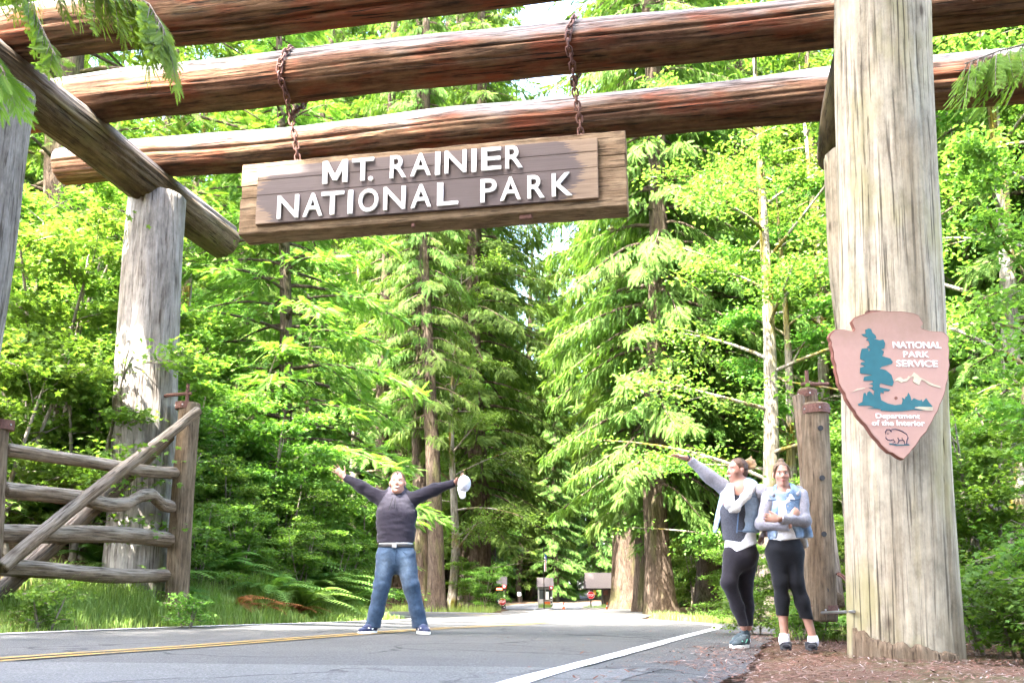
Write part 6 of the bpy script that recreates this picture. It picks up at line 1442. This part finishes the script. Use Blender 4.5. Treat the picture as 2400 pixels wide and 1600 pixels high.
shoe(w, (J(1750, 1514)[0], -0.06, 0.0), (J(1708, 1514)[0], -0.17, 0.0), M['wshoe'], M['white'], 0.088, lace=M['black'], accent=M['mint'])

# ---- teenage girl with folded arms
g = Fig('girl in denim jacket with grey sleeves and folded arms wearing black capri leggings', 8.2, (1866, 1520)); J = g.J
sk = (0.42, 0.25, 0.19)
hd = Head(J(1832, 1111, 0.0), 0.222, (-0.16, -1, -0.02)); B = Sdf(0.0078); hd.build(B, J(1838, 1150, 0.03), 0.047, True)
sA, eA, wA = J(1803, 1167, 0.02), J(1786, 1226, -0.02), J(1850, 1232, -0.15); sB, eB, wB = J(1876, 1163, 0.02), J(1884, 1219, -0.05), J(1824, 1215, -0.21)
B.chain([J(1840, 1160, 0.02), J(1838, 1215), J(1838, 1275)], [0.115, 0.105, 0.12], 0.04, sq=(0, 1, 0), f=0.7)
B.chain([sA, eA, wA], [0.045, 0.036, 0.025], 0.02); B.chain([sB, eB, wB], [0.045, 0.036, 0.025], 0.02)
B.chain([J(1818, 1290), J(1828, 1362, -0.02), J(1834, 1430, 0.02), J(1839, 1488, 0.03)], [0.078, 0.050, 0.043, 0.034], 0.03); B.chain([J(1860, 1290), J(1868, 1362, -0.02), J(1888, 1435, 0.01), J(1905, 1492, 0.02)], [0.078, 0.050, 0.043, 0.034], 0.03)
hand(B, wB, (-1, 0.35, 0.15), (0, -0.2, 1), 0.150, 0.9, 0.1, 0.6, 0.021); hand(B, J(1858, 1212, -0.13), (0.55, 0.05, 0.75), (-0.7, -0.2, 0.5), 0.105, 0.3, 0.05, 0.2, 0.013)
g.part('body', B, M['skin'], lambda V: hd.tint(V, sk, solid(sk)(V))); hm = hairmat('light_brown_hair', (0.0729, 0.0421, 0.0236), (0.1234, 0.0758, 0.0421), (0.1627, 0.1039, 0.0590)); hd.face_parts(g.o, hairmat('girl_brow', (0.0605, 0.0330, 0.0193), (0.0770, 0.0440, 0.0275), (0.0770, 0.0440, 0.0275)), False, 0.95)
hr = Sdf(0.006); hr.ell(hd.p(0, -0.020, 0.040), (0.081 * hd.k, 0.098 * hd.k, 0.086 * hd.k), hd.R, 0.02); hr.ell(hd.p(0, -0.060, -0.02), (0.055 * hd.k, 0.045 * hd.k, 0.055 * hd.k), hd.R, 0.03); hr.cut(hd.p(0, 0.052, 0.058), hd.f * 0.80 - hd.u * 0.60)
hr.ell(hd.p(0.0, -0.01, 0.130), (0.030, 0.030, 0.024), None, 0.012); hr.fold(0.004, (50, 50, 30), 3); g.part('hair', hr, hm)
for q in (-1, 1): MB().tube([hd.p(q * 0.045, 0.070, 0.078), hd.p(q * 0.068, 0.050, 0.035), hd.p(q * 0.077, 0.030, -0.02), hd.p(q * 0.080, 0.012, -0.06)], [0.007, 0.008, 0.006, 0.002], 6).build('hair_strand', hm, g.o)
un = Sdf(0.008); un.chain([J(1838, 1172, 0.0), J(1836, 1225), J(1842, 1268)], [0.124, 0.128, 0.146], 0.03, sq=(0, 1, 0), f=0.78); un.ell(J(1835, 1150, -0.09), (0.05, 0.08, 0.09), None, 0.02, True); un.fold(0.008, (12, 12, 12), 8); un.cut(J(1842, 1266), (0.12, 0, -1)); un.cone(J(1880, 1255, 0.02), J(1888, 1278, 0.02), 0.04, 0.025, 0.02); g.part('shirt', un, cloth('white_cotton', (0.70, 0.69, 0.70)))
lg = Sdf(0.008); lg.chain([J(1838, 1260), J(1840, 1290)], [0.138, 0.150], 0.03, sq=(0, 1, 0), f=0.72)
lg.chain([J(1820, 1295), J(1829, 1362, -0.02), J(1833, 1405, 0.01), J(1834, 1446, 0.02)], [0.100, 0.064, 0.060, 0.055], 0.04); lg.chain([J(1858, 1295), J(1866, 1362, -0.02), J(1880, 1410, 0.0), J(1892, 1452, 0.01)], [0.100, 0.064, 0.060, 0.055], 0.04); lg.cut(J(1838, 1262), (0, 0, 1)); lg.cut(J(1860, 1446), (-0.12, 0, -1)); lg.fold(0.003, (14, 14, 14), 2); g.part('leggings', lg, cloth('black_leggings', (0.008, 0.009, 0.013), 0.12))
jk = Sdf(0.008); jk.chain([J(1840, 1166, 0.02), J(1838, 1205, 0.01), J(1840, 1250, 0.0)], [0.146, 0.148, 0.156], 0.04, sq=(0, 1, 0), f=0.76); jk.chain([sA, J(1840, 1158, 0.03), sB], [0.062, 0.055, 0.062], 0.03)
jk.cone(J(1832, 1148, -0.19), J(1838, 1200, -0.20), 0.110, 0.112, 0.006, sub=True); jk.cone(J(1838, 1200, -0.20), J(1852, 1280, -0.20), 0.112, 0.150, 0.006, sub=True)
jk.cone(J(1885, 1225, 0.0), J(1893, 1256, 0.0), 0.05, 0.045, 0.03); jk.fold(0.005, (14, 14, 16), 5); jk.cut(J(1840, 1263), (0.05, 0, -1)); jk.ell(J(1836, 1146, -0.02), (0.062, 0.075, 0.06), None, 0.01, True)
g.part('denim_vest', jk, cloth('washed_denim', (0.1561, 0.2479, 0.3856), 0.35, sc=22, bump=0.6, fade=(0.3672, 0.4498, 0.5692)))
hood = Sdf(0.007); hood.chain([J(1812, 1160, -0.05), J(1806, 1150, 0.03), J(1838, 1143, 0.10), J(1872, 1148, 0.03), J(1868, 1158, -0.06)], [0.020, 0.032, 0.040, 0.034, 0.020], 0.03); g.part('hood', hood, M['greysleeve'])
for P, rr in (([sA, eA, wA], [0.068, 0.056, 0.044]), ([sB, eB, wB + (eB - wB) * 0.08], [0.070, 0.060, 0.042])):
    q = Sdf(0.007); q.chain(P, rr, 0.035); q.fold(0.006, (18, 18, 18), 6); q.cut(P[2], P[2] - P[1]); g.part('sleeve', q, M['greysleeve'])
sm_ = cloth('denim_seam_dark', (0.06, 0.10, 0.18))
MB().tube([J(1852, 1171, -0.135), J(1862, 1172, -0.13), J(1874, 1169, -0.10)], 0.006, 6).build('pocket_flap', sm_, g.o); MB().tube([J(1801, 1172, -0.10), J(1811, 1172, -0.125), J(1820, 1170, -0.135)], 0.006, 6).build('pocket_flap', sm_, g.o)
for px, py in ((1845, 1166), (1847, 1185), (1826, 1178)): MB().lathe([(0.001, 0), (0.008, 0), (0.007, 0.004)], 10).build('button', M['steel'], g.o, loc=J(px, py, -0.140), rot=(R(90), 0, 0))
for a, b in (((1839, 1484), (1838, 1500)), ((1904, 1488), (1906, 1504))):
    q = Sdf(0.006); q.cone(J(a[0], a[1], 0.03), J(b[0], b[1], 0.01), 0.042, 0.046, 0.01); q.cone(J(b[0], b[1], 0.01), J(b[0] - 2, b[1] + 6, -0.06), 0.044, 0.036, 0.02); q.cut(J(a[0], a[1]), (0, 0, 1)); q.fold(0.003, (20, 20, 30), 1); g.part('sock', q, cloth('white_sock', (0.72, 0.70, 0.72)))
M['slip'] = cloth('black_suede', (0.012, 0.012, 0.016)); M['dsole'] = plain('dark_sole', (0.03, 0.03, 0.033), 0.7)
shoe(g, (J(1845, 1516)[0], 0.07, 0.0), (J(1831, 1518)[0], -0.16, 0.0), M['slip'], M['dsole'], 0.098, ht=0.035, soleh=0.022)
shoe(g, (J(1905, 1520)[0], 0.06, 0.0), (J(1894, 1522)[0] - 0.02, -0.17, 0.0), M['slip'], M['dsole'], 0.100, ht=0.035, soleh=0.022)
